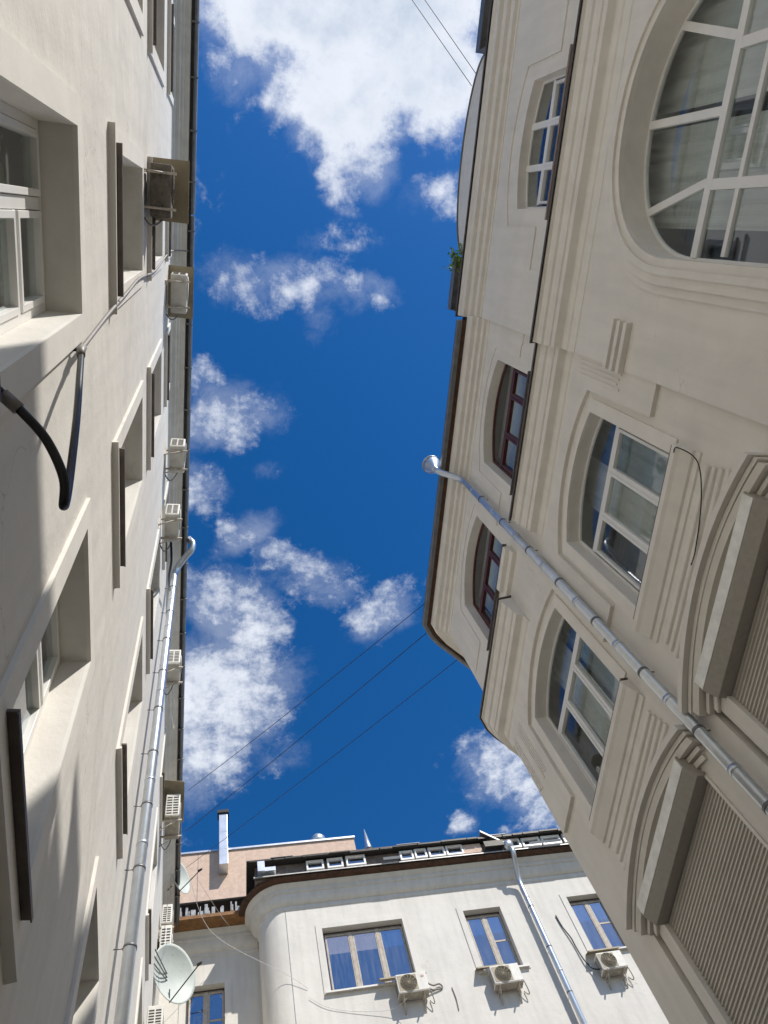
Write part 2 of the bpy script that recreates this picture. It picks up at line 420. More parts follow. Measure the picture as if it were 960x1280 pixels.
# ================================================================== RIGHT BUILDING
RB = thing('apartment_building', 'ornate shaded beige building on the right, with arched windows and a curved gable', 'building', tuple(FR.p(0, -0.5, 0)))
F8 = FR.off(0.08)
U1, U0 = 1.22, -3.92          # ends of the projecting middle bay
CU = 7.22                      # the corner
# plan path of the mid facade and its turn, with outward mitre normals
def path_from(pts):
    out = []
    for i, p in enumerate(pts):
        p = Vector(p)
        d1 = (p - Vector(pts[i - 1])).normalized() if i > 0 else None
        d2 = (Vector(pts[i + 1]) - p).normalized() if i < len(pts) - 1 else None
        if d1 is None: d1 = d2
        if d2 is None: d2 = d1
        n1 = Vector((-d1.y, d1.x)); n2 = Vector((-d2.y, d2.x))
        m = (n1 + n2).normalized(); k = 1 / max(0.4, m.dot(n1))
        out.append((p.x, p.y, m.x * k, m.y * k))
    return out
def corner_pts(u_start, fr=FR):
    a = fr.p(u_start, 0, 0); c = fr.p(CU - 0.04, 0, 0)
    pts = [(a.x, a.y), (c.x, c.y)]
    ang0 = math.atan2(uR.y, uR.x)
    x, y = c.x, c.y
    for turn, seg in ((32, 0.16), (44, 0.16), (52, 1.1), (66, 0.3)):
        ang = ang0 - R_(turn)
        x += math.cos(ang) * seg; y += math.sin(ang) * seg
        pts.append((x, y))
    ang = ang0 - R_(88)
    x += math.cos(ang) * 9; y += math.sin(ang) * 9
    pts.append((x, y))
    return pts
# --- windows of the mid part
redA = arch(1.79, 3.54, 12.12, 13.60, 13.86)
redB = arch(4.52, 6.27, 12.12, 13.60, 13.86)
wA = arch(1.85, 3.57, 8.22, 10.14, 10.33)
wB = arch(4.53, 6.28, 8.22, 10.14, 10.33)
shA = arch(1.78, 3.88, 3.1, 6.86, 7.02)
shB = arch(4.46, 6.60, 3.1, 6.86, 7.02)
mb = MB()
mb.plate(FR, rect(U1 - 0.05, CU - 0.04, 0, 14.72), [redA, redB, wA, wB, shA, shB], -0.19, 0.0, hole_w0=-0.19, outer_sides=False)
cp = corner_pts(CU - 0.12)
for a, b in zip(cp[1:], cp[2:]):
    mb.quad((a[0], a[1], 0), (b[0], b[1], 0), (b[0], b[1], 14.72), (a[0], a[1], 14.72))
mb.build('wall', M['plaster_right'], RB)
bigc = (-1.35, 8.93)
def bigarch(r, v0=5.6, n=28):
    pts = [(bigc[0] - r, v0), (bigc[0] + r, v0)]
    for i in range(n + 1):
        t = PI * i / n
        # slightly squared head
        c, s_ = math.cos(t), math.sin(t)
        e = 0.92
        pts.append((bigc[0] + r * math.copysign(abs(c) ** e, c), bigc[1] + r * 1.03 * abs(s_) ** e))
    return pts
topw = arch(-2.22, -0.50, 12.10, 13.42, 13.62)
mb = MB()
parap = [(U0, 0), (U1, 0), (U1, 15.30), (0.42, 15.30), (0.42, 15.55)]
mb.plate(F8, parap[:3] + [(U0, 15.30)], [topw, bigarch(1.36)], -0.32, 0.0, hole_w0=-0.32)
mb.build('bay_wall', M['plaster_right'], RB)
mb = MB()
mb.box(FR, -7.2, U0 + 0.05, -0.3, 0.0, 0, 14.72)
mb.build('wall', M['plaster_right'], RB)
# core volume
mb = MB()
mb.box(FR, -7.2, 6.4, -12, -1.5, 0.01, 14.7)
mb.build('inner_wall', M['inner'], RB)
mb = MB()
cpr = corner_pts(-7.2)
top = [mb.bm.verts.new((x + nx * 0.3, y + ny * 0.3, 14.80)) for x, y, nx, ny in path_from(cpr)]
far = FR.p(-7.2, -12, 14.80); far2 = Vector((cpr[-1][0], cpr[-1][1], 14.8))
top += [mb.bm.verts.new(far2), mb.bm.verts.new((far.x, far2.y, 14.8)), mb.bm.verts.new(far)]
mb.bm.faces.new(top)
mb.build('roof', M['roof'], RB)
# --- raised zones (flat pilaster-like fields with cut-outs round the windows)
def zone(fr, outer, holes, w, name='raised_field'):
    m_ = MB(); m_.plate(fr, outer, holes, 0.0, w); return m_.build(name, M['plaster_right'], RB)
W3 = 0.055
def zone_outline(u0, u1, vb, vt, wins, ear=None):
    """one polygon: a field whose lower edge is cut by window-shaped bays"""
    pts = [(u0, vb)]
    for (a, b, vs, vc, veL, veR, e) in wins:
        pts += [(a - e, vb), (a - e, veL), (a, veL)]
        ar = arch(a, b, vb, vs, vc)[2:]
        pts += ar[::-1]
        pts += [(b, veR), (b + e, veR), (b + e, vb)]
    pts += [(u1, vb), (u1, vt), (u0, vt)]
    return pts
# third storey: field above 8.78, bays for the two windows
o3 = [(U1 + 0.003, 8.78), (1.58, 8.78)] + arch(1.60, 3.80, 8.5, 10.26, 10.53)[2:][::-1] + [(3.80, 8.78), (4.27, 8.78)] + arch(4.30, 6.48, 8.5, 10.26, 10.53)[2:][::-1] + [(6.50, 8.78), (CU - 0.14, 8.78), (CU - 0.14, 10.74), (U1 + 0.003, 10.74)]
zone(FR, o3, [], 0.05)
# flutes near the corner and near the bay
for (n_, ua, st, va, vb) in ((4, 6.66, 0.045, 9.52, 10.60), (3, 6.96, 0.045, 9.50, 10.60), (4, 1.27, 0.055, 9.50, 10.56)):
    mb = MB()
    for k in range(n_): mb.box(FR, ua + k * st, ua + k * st + 0.024, 0.0505, 0.061, va + 0.03 * (k % 3), vb - 0.02 * k)
    mb.build('fluting', M['trim_right'], RB)
# window surround rings, third storey
for (a, b) in ((1.85, 3.57), (4.53, 6.28)):
    mb = MB()
    mb.plate(FR, arch(a - 0.17, b + 0.17, 8.26, 10.20, 10.40), [offset(arch(a, b, 8.30, 10.14, 10.33), -0.004)], 0.0, 0.022)
    mb.build('window_surround', M['trim_right'], RB)
# fourth storey raised field, thin
o4 = [(U1 + 0.003, 12.62), (1.42, 12.62), (1.42, 12.66), (1.60, 12.66)] + arch(1.62, 3.74, 12.3, 13.74, 14.00)[2:][::-1] + [(3.76, 12.62), (4.33, 12.62)] + arch(4.35, 6.45, 12.3, 13.74, 14.00)[2:][::-1] + [(6.47, 12.60), (CU - 0.14, 12.60), (CU - 0.14, 14.19), (U1 + 0.003, 14.19)]
zone(FR, o4, [], 0.016)
# bay: raised field with stepped cut-out, thin
o8 = [(U0 + .01, 12.02), (U0 + .01, 14.38), (U1 - .003, 14.38), (U1 - .003, 12.02), (0.33, 12.02), (0.33, 12.20), (0.33, 12.55), (-0.25, 12.55), (-0.25, 13.70)] + arch(-2.44, -0.25, 12, 13.70, 13.98)[3:-1] + [(-2.44, 13.70), (-2.44, 12.55), (-3.03, 12.55), (-3.03, 12.02)]
zone(F8, o8, [], 0.02)
# --- big arch mouldings on the bay
for (ro, ri, w) in ((1.71, 1.62, 0.022), (1.62, 1.52, 0.055), (1.52, 1.45, 0.085), (1.45, 1.362, 0.055)):
    mb = MB()
    mb.ring(F8, bigarch(ro, 7.0), bigarch(ri, 7.0), 0.0, w)
    mb.build('arch_moulding', M['trim_right'], RB)
# three bars on the bay
mb = MB()
for k, (va, vb, w) in enumerate(((9.73, 9.80, 0.07), (9.58, 9.65, 0.07), (9.43, 9.50, 0.07))):
    mb.box(F8, 0.69 + 0.004 * k, U1 + 0.03, 0.0, w, va, vb)
mb.build('bar_ornament', M['trim_right'], RB, bevel=0.004)
# --- string course (profile, mid facade + bay)
STR = [(0.0, 10.70), (0.012, 10.71), (0.012, 10.88), (0.03, 10.90), (0.03, 11.02), (0.04, 11.04), (0.13, 11.07), (0.13, 11.17), (0.15, 11.18), (0.165, 11.25), (0.165, 11.33), (0.195, 11.35), (0.205, 11.42), (0.205, 11.49), (0.235, 11.50), (0.235, 11.545), (0.0, 11.62)]
mb = MB()
mb.ext(FR, STR, U1 - 0.02, 3.80)
mb.ext(F8, STR, U0 - 0.08, U1 + 0.0)
mb.build('string_cornice', M['trim_right'], RB)
mb = MB()
a = corner_pts(5.12)
mb.sweep(path_from(a), STR)
mb.build('string_cornice', M['trim_right'], RB)
mb = MB()
mb.sweep(path_from(corner_pts(U1)), [(0.0, 10.66), (0.02, 10.665), (0.02, 10.745), (0.0, 10.75)])
mb.build('thin_moulding', M['trim_right'], RB)
mb = MB()
mb.ext(FR, [(0, 11.68), (0.06, 11.70), (0.07, 11.80), (0.13, 11.83), (0.14, 11.93), (0.0, 11.97)], 4.40, 5.12)
mb.build('sill_moulding', M['trim_right'], RB)
def cap(fr, u0, u1, w, v0, v1, name='cornice_flashing', m='sill_metal'):
    m_ = MB(); m_.ext(fr, [(0.0, v1), (w, v0), (w, v0 - 0.035), (w - 0.012, v0 - 0.035), (w - 0.012, v0 - 0.008), (0.0, v1 - 0.008)], u0, u1)
    return m_.build(name, M[m], RB)
cap(FR, U1, 3.82, 0.27, 11.555, 11.66)
cap(F8, U0 - 0.1, U1 + 0.02, 0.27, 11.56, 11.68)
mb = MB(); mb.sweep(path_from(corner_pts(5.10)), [(0.0, 11.66), (0.265, 11.565), (0.265, 11.53), (0.25, 11.53), (0.25, 11.55), (0.0, 11.64)])
mb.build('cornice_flashing', M['sill_metal'], RB)
# --- top cornice, mid
TOP = [(0.0, 14.15), (0.03, 14.16), (0.03, 14.23), (0.035, 14.25), (0.085, 14.255), (0.085, 14.33), (0.09, 14.36), (0.15, 14.365), (0.15, 14.44), (0.155, 14.48), (0.22, 14.485), (0.22, 14.57), (0.235, 14.60), (0.25, 14.70), (0.0, 14.71)]
mb = MB(); mb.sweep(path_from(corner_pts(U1)), TOP); mb.build('top_cornice', M['trim_right'], RB)
mb = MB(); mb.sweep(path_from(corner_pts(U1 + 0.1)), [(0.2, 14.705), (0.325, 14.715), (0.325, 14.75), (0.2, 14.75)]); mb.build('soffit_board', M['rust_wood'], RB)
mb = MB(); mb.sweep(path_from(corner_pts(U1 + 0.1)), [(0.327, 14.70), (0.36, 14.69), (0.40, 14.70), (0.41, 14.72), (0.41, 14.80), (0.30, 14.86), (0.2, 14.86)]); mb.build('roof_edge', M['grey_metal'], RB)
mb = MB(); mb.ext(FR, TOP, -7.2, U0 + 0.05); mb.build('top_cornice', M['trim_right'], RB)
mb = MB(); mb.ext(FR, [(0.2, 14.705), (0.385, 14.69), (0.40, 14.71), (0.40, 14.80), (0.2, 14.86)], -7.2, U0 - 0.1); mb.build('roof_edge', M['grey_metal'], RB)
# --- top cornice, bay
TOP8 = [(0.0, 14.38), (0.03, 14.39), (0.03, 14.46), (0.085, 14.465), (0.085, 14.56), (0.09, 14.60), (0.15, 14.605), (0.15, 14.70), (0.155, 14.76), (0.22, 14.765), (0.22, 14.88), (0.25, 14.90), (0.255, 15.0), (0.0, 15.03)]
mb = MB(); mb.ext(F8, TOP8, U0 - 0.12, U1 + 0.04); mb.build('top_cornice', M['trim_right'], RB)
cap(F8, U0 - 0.15, U1 + 0.07, 0.29, 15.03, 15.12)
# --- curved gable parapet
mb = MB()
gab = [(-2.97, 15.0), (0.28, 15.0), (0.28, 15.75)] + [(-1.35 + 1.62 * math.cos(t), 15.74 + 0.80 * math.sin(t)) for t in [PI * i / 24 for i in range(1, 24)]] + [(-2.97, 15.75)]
mb.plate(F8, gab, [], -0.25, 0.03, back=True)
par = mb.build('gable_parapet', M['plaster_right'], RB)
mb = MB()
ins = offset(gab, 0.20)
mb.ring(F8, offset(gab, 0.17)[1:] and offset(gab, 0.17), ins, 0.028, 0.036)
mb.build('gable_groove', M['trim_right'], par)
mb = MB()
edge = gab[2:]
for (a0, a1) in zip(edge, edge[1:]):
    mb.hexa([F8.p(a0[0], -0.27, a0[1] + .002), F8.p(a1[0], -0.27, a1[1] + .002), F8.p(a1[0], 0.055, a1[1] + .002), F8.p(a0[0], 0.055, a0[1] + .002),
             F8.p(a0[0], -0.27, a0[1] + 0.03), F8.p(a1[0], -0.27, a1[1] + 0.03), F8.p(a1[0], 0.055, a1[1] + 0.03), F8.p(a0[0], 0.055, a0[1] + 0.03)])
mb.build('parapet_flashing', M['grey_metal'], par)
# end pedestals with metal caps
for (a, b) in ((0.33, 1.20), (-3.90, -3.0)):
    mb = MB(); mb.box(F8, a, b, -0.7, -0.02, 15.0, 15.78); ped = mb.build('pedestal', M['plaster_right'], RB)
    mb = MB(); mb.box(F8, a - 0.02, b + 0.04, -0.75, 0.20, 15.80, 15.86); mb.box(F8, a - 0.02, b + 0.04, 0.185, 0.20, 15.66, 15.798)
    mb.box(F8, b + 0.025, b + 0.04, -0.02, 0.184, 15.40, 15.798)
    mb.build('pedestal_cap', M['grey_metal'], ped)

# --- windows of the right building
def right_window(fr, poly, depth, frame_m, transom_v, mulls, sill, lights_w=0.05, curt='curtain', lower_only=True, name='window_frame', sashes=True, ubase=None):
    u0, v0 = poly[0]; u1 = poly[1][0]; vt = max(p[1] for p in poly)
    w0 = -depth; mb = MB()
    mb.ring(fr, poly, offset(poly, 0.04), w0 - 0.015, w0 + 0.014)
    vs = sorted([v for v in (transom_v if isinstance(transom_v, (list, tuple)) else [transom_v])])
    for tv in vs: mb.box(fr, u0 + 0.055, u1 - 0.055, w0 - 0.028, w0 + 0.028, tv - 0.035, tv + 0.035)
    bot = v0 + 0.05; tp = vs[0] - 0.035 if vs else vt - 0.1
    xs = [u0 + 0.06] + list(mulls) + [u1 - 0.06]
    for x in mulls: mb.box(fr, x - 0.025, x + 0.025, w0 - 0.026, w0 + 0.022, bot, tp + 0.002)
    if sashes:
        for x0, x1 in zip(xs, xs[1:]):
            q = rect(x0 + 0.014, x1 - 0.014, bot + 0.01, tp - 0.01)
            mb.ring(fr, q, offset(q, 0.036), w0 - 0.025, w0 + 0.034)
    f = mb.build(name, M[frame_m], RB, bevel=0.004)
    fill_glass(fr, offset(poly, 0.05), w0 - 0.005).build('pane', M['glass'], f)
    return f
for k, poly in enumerate((wA, wB)):
    u0 = poly[0][0]; u1 = poly[1][0]
    f = right_window(FR, poly, 0.16, 'white_frame', 9.70, (u0 + 0.60, u0 + 1.16), None)
    slab(FR, u0 - 0.12, u1 + 0.10, -0.18, 0.09, 8.235, 0.02).build('window_sill', M['sill_metal'], RB)
    curtain_mesh(FR, u0 + 0.02, u0 + 0.72, 8.0, 10.8, -0.42, 0.02, 22).build('curtain', M['blue_curtain'], f)
    curtain_mesh(FR, u0 + 0.70, u0 + 1.30, 8.0, 10.8, -0.36, 0.02, 26).build('curtain', M['curtain'], f)
for k, poly in enumerate((redA, redB)):
    u0 = poly[0][0]; u1 = poly[1][0]
    f = right_window(FR, poly, 0.17, 'brown_frame', 13.20, (u0 + 0.50, u0 + 1.14), None)
    slab(FR, u0 - 0.08, u1 + 0.08, -0.15, 0.07, 12.13, 0.012).build('window_sill', M['sill_metal'], RB)
    mb = MB(); mb.box(FR, u0 + 0.02, u1 - 0.02, -0.40, -0.36, 13.1, 13.9); mb.build('roller_blind', M['curtain'], f)
f = right_window(F8, topw, 0.15, 'white_frame', 12.95, (-1.64, -1.07), None, sashes=True)
mb = MB()
for x in (-1.64, -1.07): mb.box(F8, x - 0.045, x + 0.045, -0.175, -0.125, 12.99, 13.60)
mb.build('glazing_bar', M['white_frame'], f)
slab(F8, -2.42, -0.34, -0.13, 0.09, 12.09, 0.03, 0.03).build('window_sill', M['brown_sill'], RB)
# big arched window
poly = bigarch(1.36)
mb = MB(); w0 = -0.27
mb.ring(F8, poly, offset(poly, 0.035), w0 - 0.02, w0 + 0.02)
mb.box(F8, -2.68, -0.02, w0 - 0.02, w0 + 0.035, 8.875, 8.98)
mb.box(F8, -2.65, -0.05, w0 - 0.02, w0 + 0.03, 8.43, 8.49)
for x in (-1.90, -0.70):
    mb.box(F8, x - 0.05, x + 0.05, w0 - 0.018, w0 + 0.032, 5.65, 8.88)
def bar(mb, fr, a, b, t, w0, w1):
    a = Vector(a); b = Vector(b); d = (b - a).normalized(); n = Vector((-d.y, d.x)) * t
    c = [a - n, b - n, b + n, a + n]
    mb.hexa([fr.p(q.x, w0, q.y) for q in c] + [fr.p(q.x, w1, q.y) for q in c])
for (a, b) in (((-1.35, 8.98), (-1.35, 10.30)), ((-0.72, 8.98), (-0.45, 9.97)), ((-1.98, 8.98), (-2.25, 9.97))):
    bar(mb, F8, a, b, 0.043, w0 - 0.02, w0 + 0.033)
f = mb.build('window_frame', M['white_frame'], RB, bevel=0.004)
fill_glass(F8, offset(poly, 0.03), w0).build('pane', M['glass'], f)
curtain_mesh(F8, -2.6, -1.5, 5.0, 10.9, -0.50, 0.03, 18).build('curtain', M['curtain'], f)
curtain_mesh(F8, -1.35, -0.30, 5.0, 10.9, -0.50, 0.025, 24).build('curtain', M['curtain'], f)

# --- aprons under the third-storey windows, hoods and roller shutters
for k, c in enumerate((2.72, 5.42)):
    h = 1.02
    mb = MB()
    mb.ext(FR, [(0, 7.84), (0.02, 7.85), (0.025, 7.92), (0.05, 7.93), (0.07, 7.98), (0.10, 8.06), (0.125, 8.10), (0.125, 8.17), (0.0, 8.19)], c - h, c + h)
    mb.build('apron_moulding', M['trim_right'], RB)
    mb = MB()
    for j, v in enumerate((7.40, 7.50, 7.60, 7.70)):
        mb.ext(FR, [(0.0, v - 0.03), (0.028, v - 0.022), (0.034, v), (0.028, v + 0.022), (0.0, v + 0.03)], c - 1.0 + 0.02 * j, c + 1.0 - 0.02 * j)
    mb.build('reeded_band', M['trim_right'], RB)
    # arched hood: three stepped arc bands
    def hood(hw_, vs, vc, th, w0, w1, mat_='trim_right', taper=0.0):
        m_ = MB(); o = arch(c - hw_, c + hw_, 0, vs, vc, 20)[2:]; i = arch(c - hw_, c + hw_, 0, vs - th, vc - th, 20)[2:]
        for (a0, a1, b0, b1) in zip(o, o[1:], i, i[1:]):
            m_.hexa([FR.p(b0[0], w0, b0[1]), FR.p(b1[0], w0, b1[1]), FR.p(b1[0], w1, b1[1]), FR.p(b0[0], w1, b0[1]),
                     FR.p(a0[0], w0, a0[1]), FR.p(a1[0], w0, a1[1]), FR.p(a1[0], w1 + taper, a1[1]), FR.p(a0[0], w1 + taper, a0[1])])
        return m_
    hd = hood(1.26, 7.04, 7.30, 0.07, 0.0, 0.21).build('hood_mould', M['trim_right'], RB)
    hood(1.24, 6.968, 7.228, 0.05, 0.0, 0.15).build('hood_band', M['trim_right'], hd)
    hood(1.21, 6.915, 7.176, 0.07, 0.0, 0.12, taper=0.02).build('hood_band', M['trim_right'], hd)
    hood(1.16, 6.842, 7.104, 0.05, 0.0, 0.06).build('hood_band', M['trim_right'], hd)
    hood(1.10, 6.79, 7.05, 0.06, 0.0, 0.03).build('hood_band', M['trim_right'], hd)
    # shutter housing
    mb = MB()
    mb.ext(FR, [(-0.05, 7.0), (0.13, 7.0), (0.155, 6.98), (0.155, 6.83), (0.085, 6.71), (-0.05, 6.71)], c - 0.93, c + 0.93)
    hb = mb.build('shutter_housing', M['housing_shade'], RB, bevel=0.004)
    mb = MB(); mb.box(FR, c - 0.92, c + 0.92, 0.156, 0.162, 6.84, 6.975); mb.build('housing_front', M['housing_lit'], hb)  # thin plate, coloured paler than the box as if lit from across the yard
    # corrugated shutter
    mb = MB(); v = 3.2; prof = []
    while v < 6.72:
        prof += [(-0.060, v), (-0.042, v + 0.010), (-0.042, v + 0.026), (-0.060, v + 0.036)]
        v += 0.044
    prof += [(-0.11, 6.73), (-0.11, 3.2)]
    mb.ext(FR, prof, c - 0.90, c + 0.90)
    sh = mb.build('roller_shutter', M['shutter'], RB)
    for s_ in (-1, 1):
        mb = MB(); mb.box(FR, c + s_ * 0.925 - 0.018, c + s_ * 0.925 + 0.018, -0.10, 0.008, 3.15, 6.705)
        mb.build('guide_rail', M['trim_right'], sh)
    # infill above the housing and beside the rails
    mb = MB(); mb.plate(FR, arch(c - 1.08, c + 1.08, 3.1, 6.86, 7.02), [rect(c - 0.945, c + 0.945, 3.12, 6.75)], -0.20, -0.004)
    mb.build('opening_infill', M['plaster_right'], RB)

# ================================================================== BACK BUILDING
BB = thing('apartment_building', 'sunlit cream building across the end of the yard with rounded corner and shabby attic windows', 'building', tuple(FB.p(4, -0.5, 0)))
back_wins = [(2.55, 4.75, 15.02, 16.88, 3), (6.50, 7.58, 14.98, 16.88, 2), (9.62, 10.72, 15.10, 16.92, 2)]
mb = MB()
mb.plate(FB, rect(1.62, 17, 0, 18.2), [rect(a, b, c, d) for a, b, c, d, _ in back_wins] + [rect(a, b, c - 4.2, d - 4.2) for a, b, c, d, _ in back_wins], -0.25, 0, hole_w0=-0.25, outer_sides=False)
# rounded corner and the return to the recessed part
RC = 0.7
cpath = []
for i in range(13):
    t = PI / 2 * i / 12
    q = FB.p(1.62 - RC * math.sin(t), -RC + RC * math.cos(t), 0)
    n = FB.U * (-math.sin(t)) + FB.N * math.cos(t)
    cpath.append((q.x, q.y, n.x, n.y))
q = FB.p(1.62 - RC, -1.35, 0); cpath.append((q.x, q.y, -FB.U.x, -FB.U.y))
for a, b in zip(cpath, cpath[1:]):
    fc = mb.bm.faces.new([mb.bm.verts.new(p) for p in ((a[0], a[1], 0), (b[0], b[1], 0), (b[0], b[1], 18.2), (a[0], a[1], 18.2))])
    fc.smooth = True
mb.build('wall', M['plaster_back'], BB)
FB2 = FB.off(-1.35)
w4 = (-1.00, -0.02, 14.9, 16.75)
mb = MB(); mb.plate(FB2, rect(-2.2, 0.93, 0, 18.2), [rect(*w4)], -0.25, 0, hole_w0=-0.25, outer_sides=False)
mb.build('recessed_wall', M['plaster_back'], BB)
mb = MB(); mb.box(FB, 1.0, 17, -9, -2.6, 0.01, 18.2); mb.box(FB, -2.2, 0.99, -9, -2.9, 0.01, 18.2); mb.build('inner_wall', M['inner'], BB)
CB = [(0.0, 17.58), (0.03, 17.60), (0.03, 17.70), (0.07, 17.72), (0.12, 17.76), (0.17, 17.84), (0.20, 17.93), (0.20, 17.97), (0.25, 17.99), (0.25, 18.08), (0.30, 18.12), (0.36, 18.20), (0.0, 18.21)]
main = []
q = FB.p(17, 0, 0); main.append((q.x, q.y, FB.N.x, FB.N.y)); main += cpath[:-1]
q = FB.p(1.62 - RC, -1.0, 0); main.append((q.x, q.y, -FB.U.x, -FB.U.y))
mb = MB(); mb.sweep(main, CB); mb.build('cornice', M['plaster_back'], BB)
mb = MB(); mb.ext(FB2, CB, -2.1, 0.90); mb.build('cornice', M['plaster_back'], BB)
mb = MB(); mb.sweep(main, [(0.25, 18.212), (0.50, 18.225), (0.53, 18.25), (0.53, 18.28), (0.25, 18.29)]); mb.build('eave_boards', M['rust_wood'], BB)
# joint line on the curved corner
mb = MB(); mb.box(FB, 1.615, 1.635, -0.01, 0.004, 0, 17.58); mb.build('joint_strip', M['grey_metal'], BB)
# attic gallery
mb = MB(); 
att = [(1.05, 2.1), (2.95, 3.3), (4.05, 4.9)]
mb.box(FB, 0.85, 17, -2.0, 0.42, 18.315, 18.80); mb.build('attic_wall', M['attic_boards'], BB)
mb = MB(); mb.ext(FB, [(0.40, 18.44), (0.585, 18.315), (0.585, 18.285), (0.575, 18.285), (0.40, 18.42)], 0.8, 17); mb.build('attic_sill', M['pale_metal'], BB)
mb = MB(); mb.ext(FB, [(-2.2, 18.95), (0.62, 18.82), (0.64, 18.84), (0.64, 18.87), (0.60, 18.90), (-2.2, 19.05)], 0.62, 17)
u = 0.7
while u < 16:     # broken sheet edge
    L = random.uniform(0.3, 0.9); mb.box(FB, u, u + L - 0.03, 0.60, 0.64 + random.uniform(0, 0.05), 18.800 + random.uniform(-.03, .01), 18.825 + random.uniform(0.01, 0.03)); u += L
rf = mb.build('roof', M['dark_metal'], BB)
mb = MB()
for u in (1.3, 5.0, 7.9): mb.box(FB, u, u + random.uniform(0.3, 0.7), 0.615, 0.665, 18.872, 18.885)
mb.build('snow_guard', M['grey_metal'], rf)
def attic_window(a, b, v0, v1, mt='white_frame'):
    m_ = MB(); q = rect(a, b, v0, v1); m_.ring(FB, q, offset(q, 0.05), 0.43, 0.52); f = m_.build('attic_window', M[mt], BB)
    fill_glass(FB, offset(q, 0.04), 0.47).build('pane', M['glass_sky'], f)
    return f
for a, b in ((2.30, 2.80), (2.90, 3.36), (3.45, 4.02), (5.05, 5.45), (5.50, 5.86), (5.92, 6.42), (6.46, 6.98), (8.20, 8.80), (8.86, 9.44), (9.50, 10.1), (10.2, 10.8)):
    attic_window(a, b, 18.43 + random.uniform(0, .02), 18.78 + random.uniform(-.02, .02))
mb = MB(); mb.box(FB, 7.0, 7.55, 0.425, 0.50, 18.43, 18.76); mb.build('brick_patch', M['pink'], BB)
mb = MB(); mb.box(FB, 0.92, 1.12, 0.43, 0.70, 18.40, 18.75); mb.box(FB, 1.12, 1.42, 0.44, 0.66, 18.42, 18.55); mb.build('loose_sheet', M['zinc'], BB)
for (a, b) in ((4.5, 5.0), (9.0, 10.0)):
    mb = MB(); mb.ext(FB, [(0.66, 18.36), (0.70, 18.42), (0.62, 18.44)], a, b); mb.build('bent_flashing', M['zinc'], BB)
# back-left: gutter, balcony clutter and low roof over the recess
mb = MB(); mb.ext(FB2, [(0.25, 18.212), (0.62, 18.215), (0.72, 18.27), (0.72, 18.38), (0.25, 18.39)], -2.1, 0.85); mb.build('eave_boards', M['ochre'], BB)
mb = MB(); mb.box(FB2, -2.1, 0.84, 0.2, 0.55, 18.395, 18.46)
mb.build('gutter', M['dark_metal'], BB)
mb = MB()
for i in range(46):
    u = -1.7 + 2.4 * random.random(); 
    mb.box(FB2, u, u + random.uniform(0.015, 0.09), 0.30 + random.random() * 0.2, 0.56 + random.random() * 0.08, 18.47, 18.47 + random.uniform(0.10, 0.34))
tag(mb.build('balcony_clutter', M['litter'], BB), kind='stuff')
mb = MB(); mb.ext(FB2, [(-1.2, 19.3), (0.66, 18.84), (0.68, 18.88), (-1.2, 19.35)], -2.1, 0.80); mb.build('roof', M['dark_metal'], BB)
mb = MB(); mb.box(FB2, -2.1, 0.80, -1.3, 0.05, 18.395, 18.85); mb.build('attic_wall', M['grey_metal'], BB)

def back_window(fr, a, b, v0, v1, n, parent, old=True):
    mb = MB(); mb.plate(fr, rect(a - 0.17, b + 0.17, v0 - 0.05, v1 + 0.13), [rect(a, b, v0, v1)], 0.0, 0.022)
    mb.build('window_surround', M['plaster_back'], parent)
    q = rect(a, b, v0, v1); mb = MB(); mb.ring(fr, q, offset(q, 0.06), -0.24, -0.18)
    fr_d = mb.build('window_frame', M['dark_wood'], parent)
    mb = MB(); xs = [a + (b - a) * i / n for i in range(n + 1)]
    for x0, x1 in zip(xs, xs[1:]):
        q2 = rect(x0 + 0.065, x1 - 0.015, v0 + 0.05, v1 - 0.10); mb.ring(fr, q2, offset(q2, 0.045), -0.20, -0.15)
    for x in xs[1:-1]: mb.box(fr, x - 0.03, x + 0.06, -0.21, -0.14, v0 + 0.05, v1 - 0.09)
    if n == 2: mb.box(fr, xs[1] + 0.1, b - 0.06, -0.19, -0.16, v0 + 0.95, v0 + 1.0)
    mb.build('sash', M['old_frame'], fr_d, bevel=0.004)
    fill_glass(fr, offset(q, 0.05), -0.172).build('pane', M['glass_sky'], fr_d)
    slab(fr, a - 0.14, b + 0.14, -0.15, 0.09, v0 + 0.0, 0.03).build('window_sill', M['trim_left'], parent)
for a, b, v0, v1, n in back_wins:
    back_window(FB, a, b, v0, v1, n, BB); back_window(FB, a, b, v0 - 4.2, v1 - 4.2, n, BB)
back_window(FB2, *w4, 2, BB)

# ================================================================== PINK BUILDING BEHIND
FP = FB.off(-4.3)
PB = thing('rooftop_block', 'plain pinkish rendered wall rising behind the back building roof, under a pale coping', 'building', tuple(FP.p(2, -0.5, 0)))
mb = MB(); mb.box(FP, -3.3, 4.88, -7, 0, 0, 24.45); mb.build('wall', M['pink'], PB)
mb = MB(); mb.box(FP, -3.4, 4.92, -7.1, 0.06, 24.452, 24.53); mb.build('coping', M['zinc'], PB)
mb = MB(); mb.box(FP, -0.93, -0.912, -0.01, 0.004, 0, 24.44); mb.build('joint_strip', M['grey_metal'], PB)
mb = MB(); mb.box(FP, -0.170, 0.140, 0.24, 0.5, 23.35, 25.85); mb.box(FP, -0.175, 0.145, 0.235, 0.505, 24.05, 24.09); mb.box(FP, -0.175, 0.145, 0.235, 0.505, 24.9, 24.94)
mb.box(FP, -0.170, 0.140, 0.002, 0.239, 23.35, 23.6)
dk = thing('vent_duct', 'tall square galvanised duct with a black cap standing off the pink wall', 'duct', tuple(FP.p(-0.010, 0.3, 22.6)))
mb.build('duct', M['zinc'], dk, bevel=0.01)
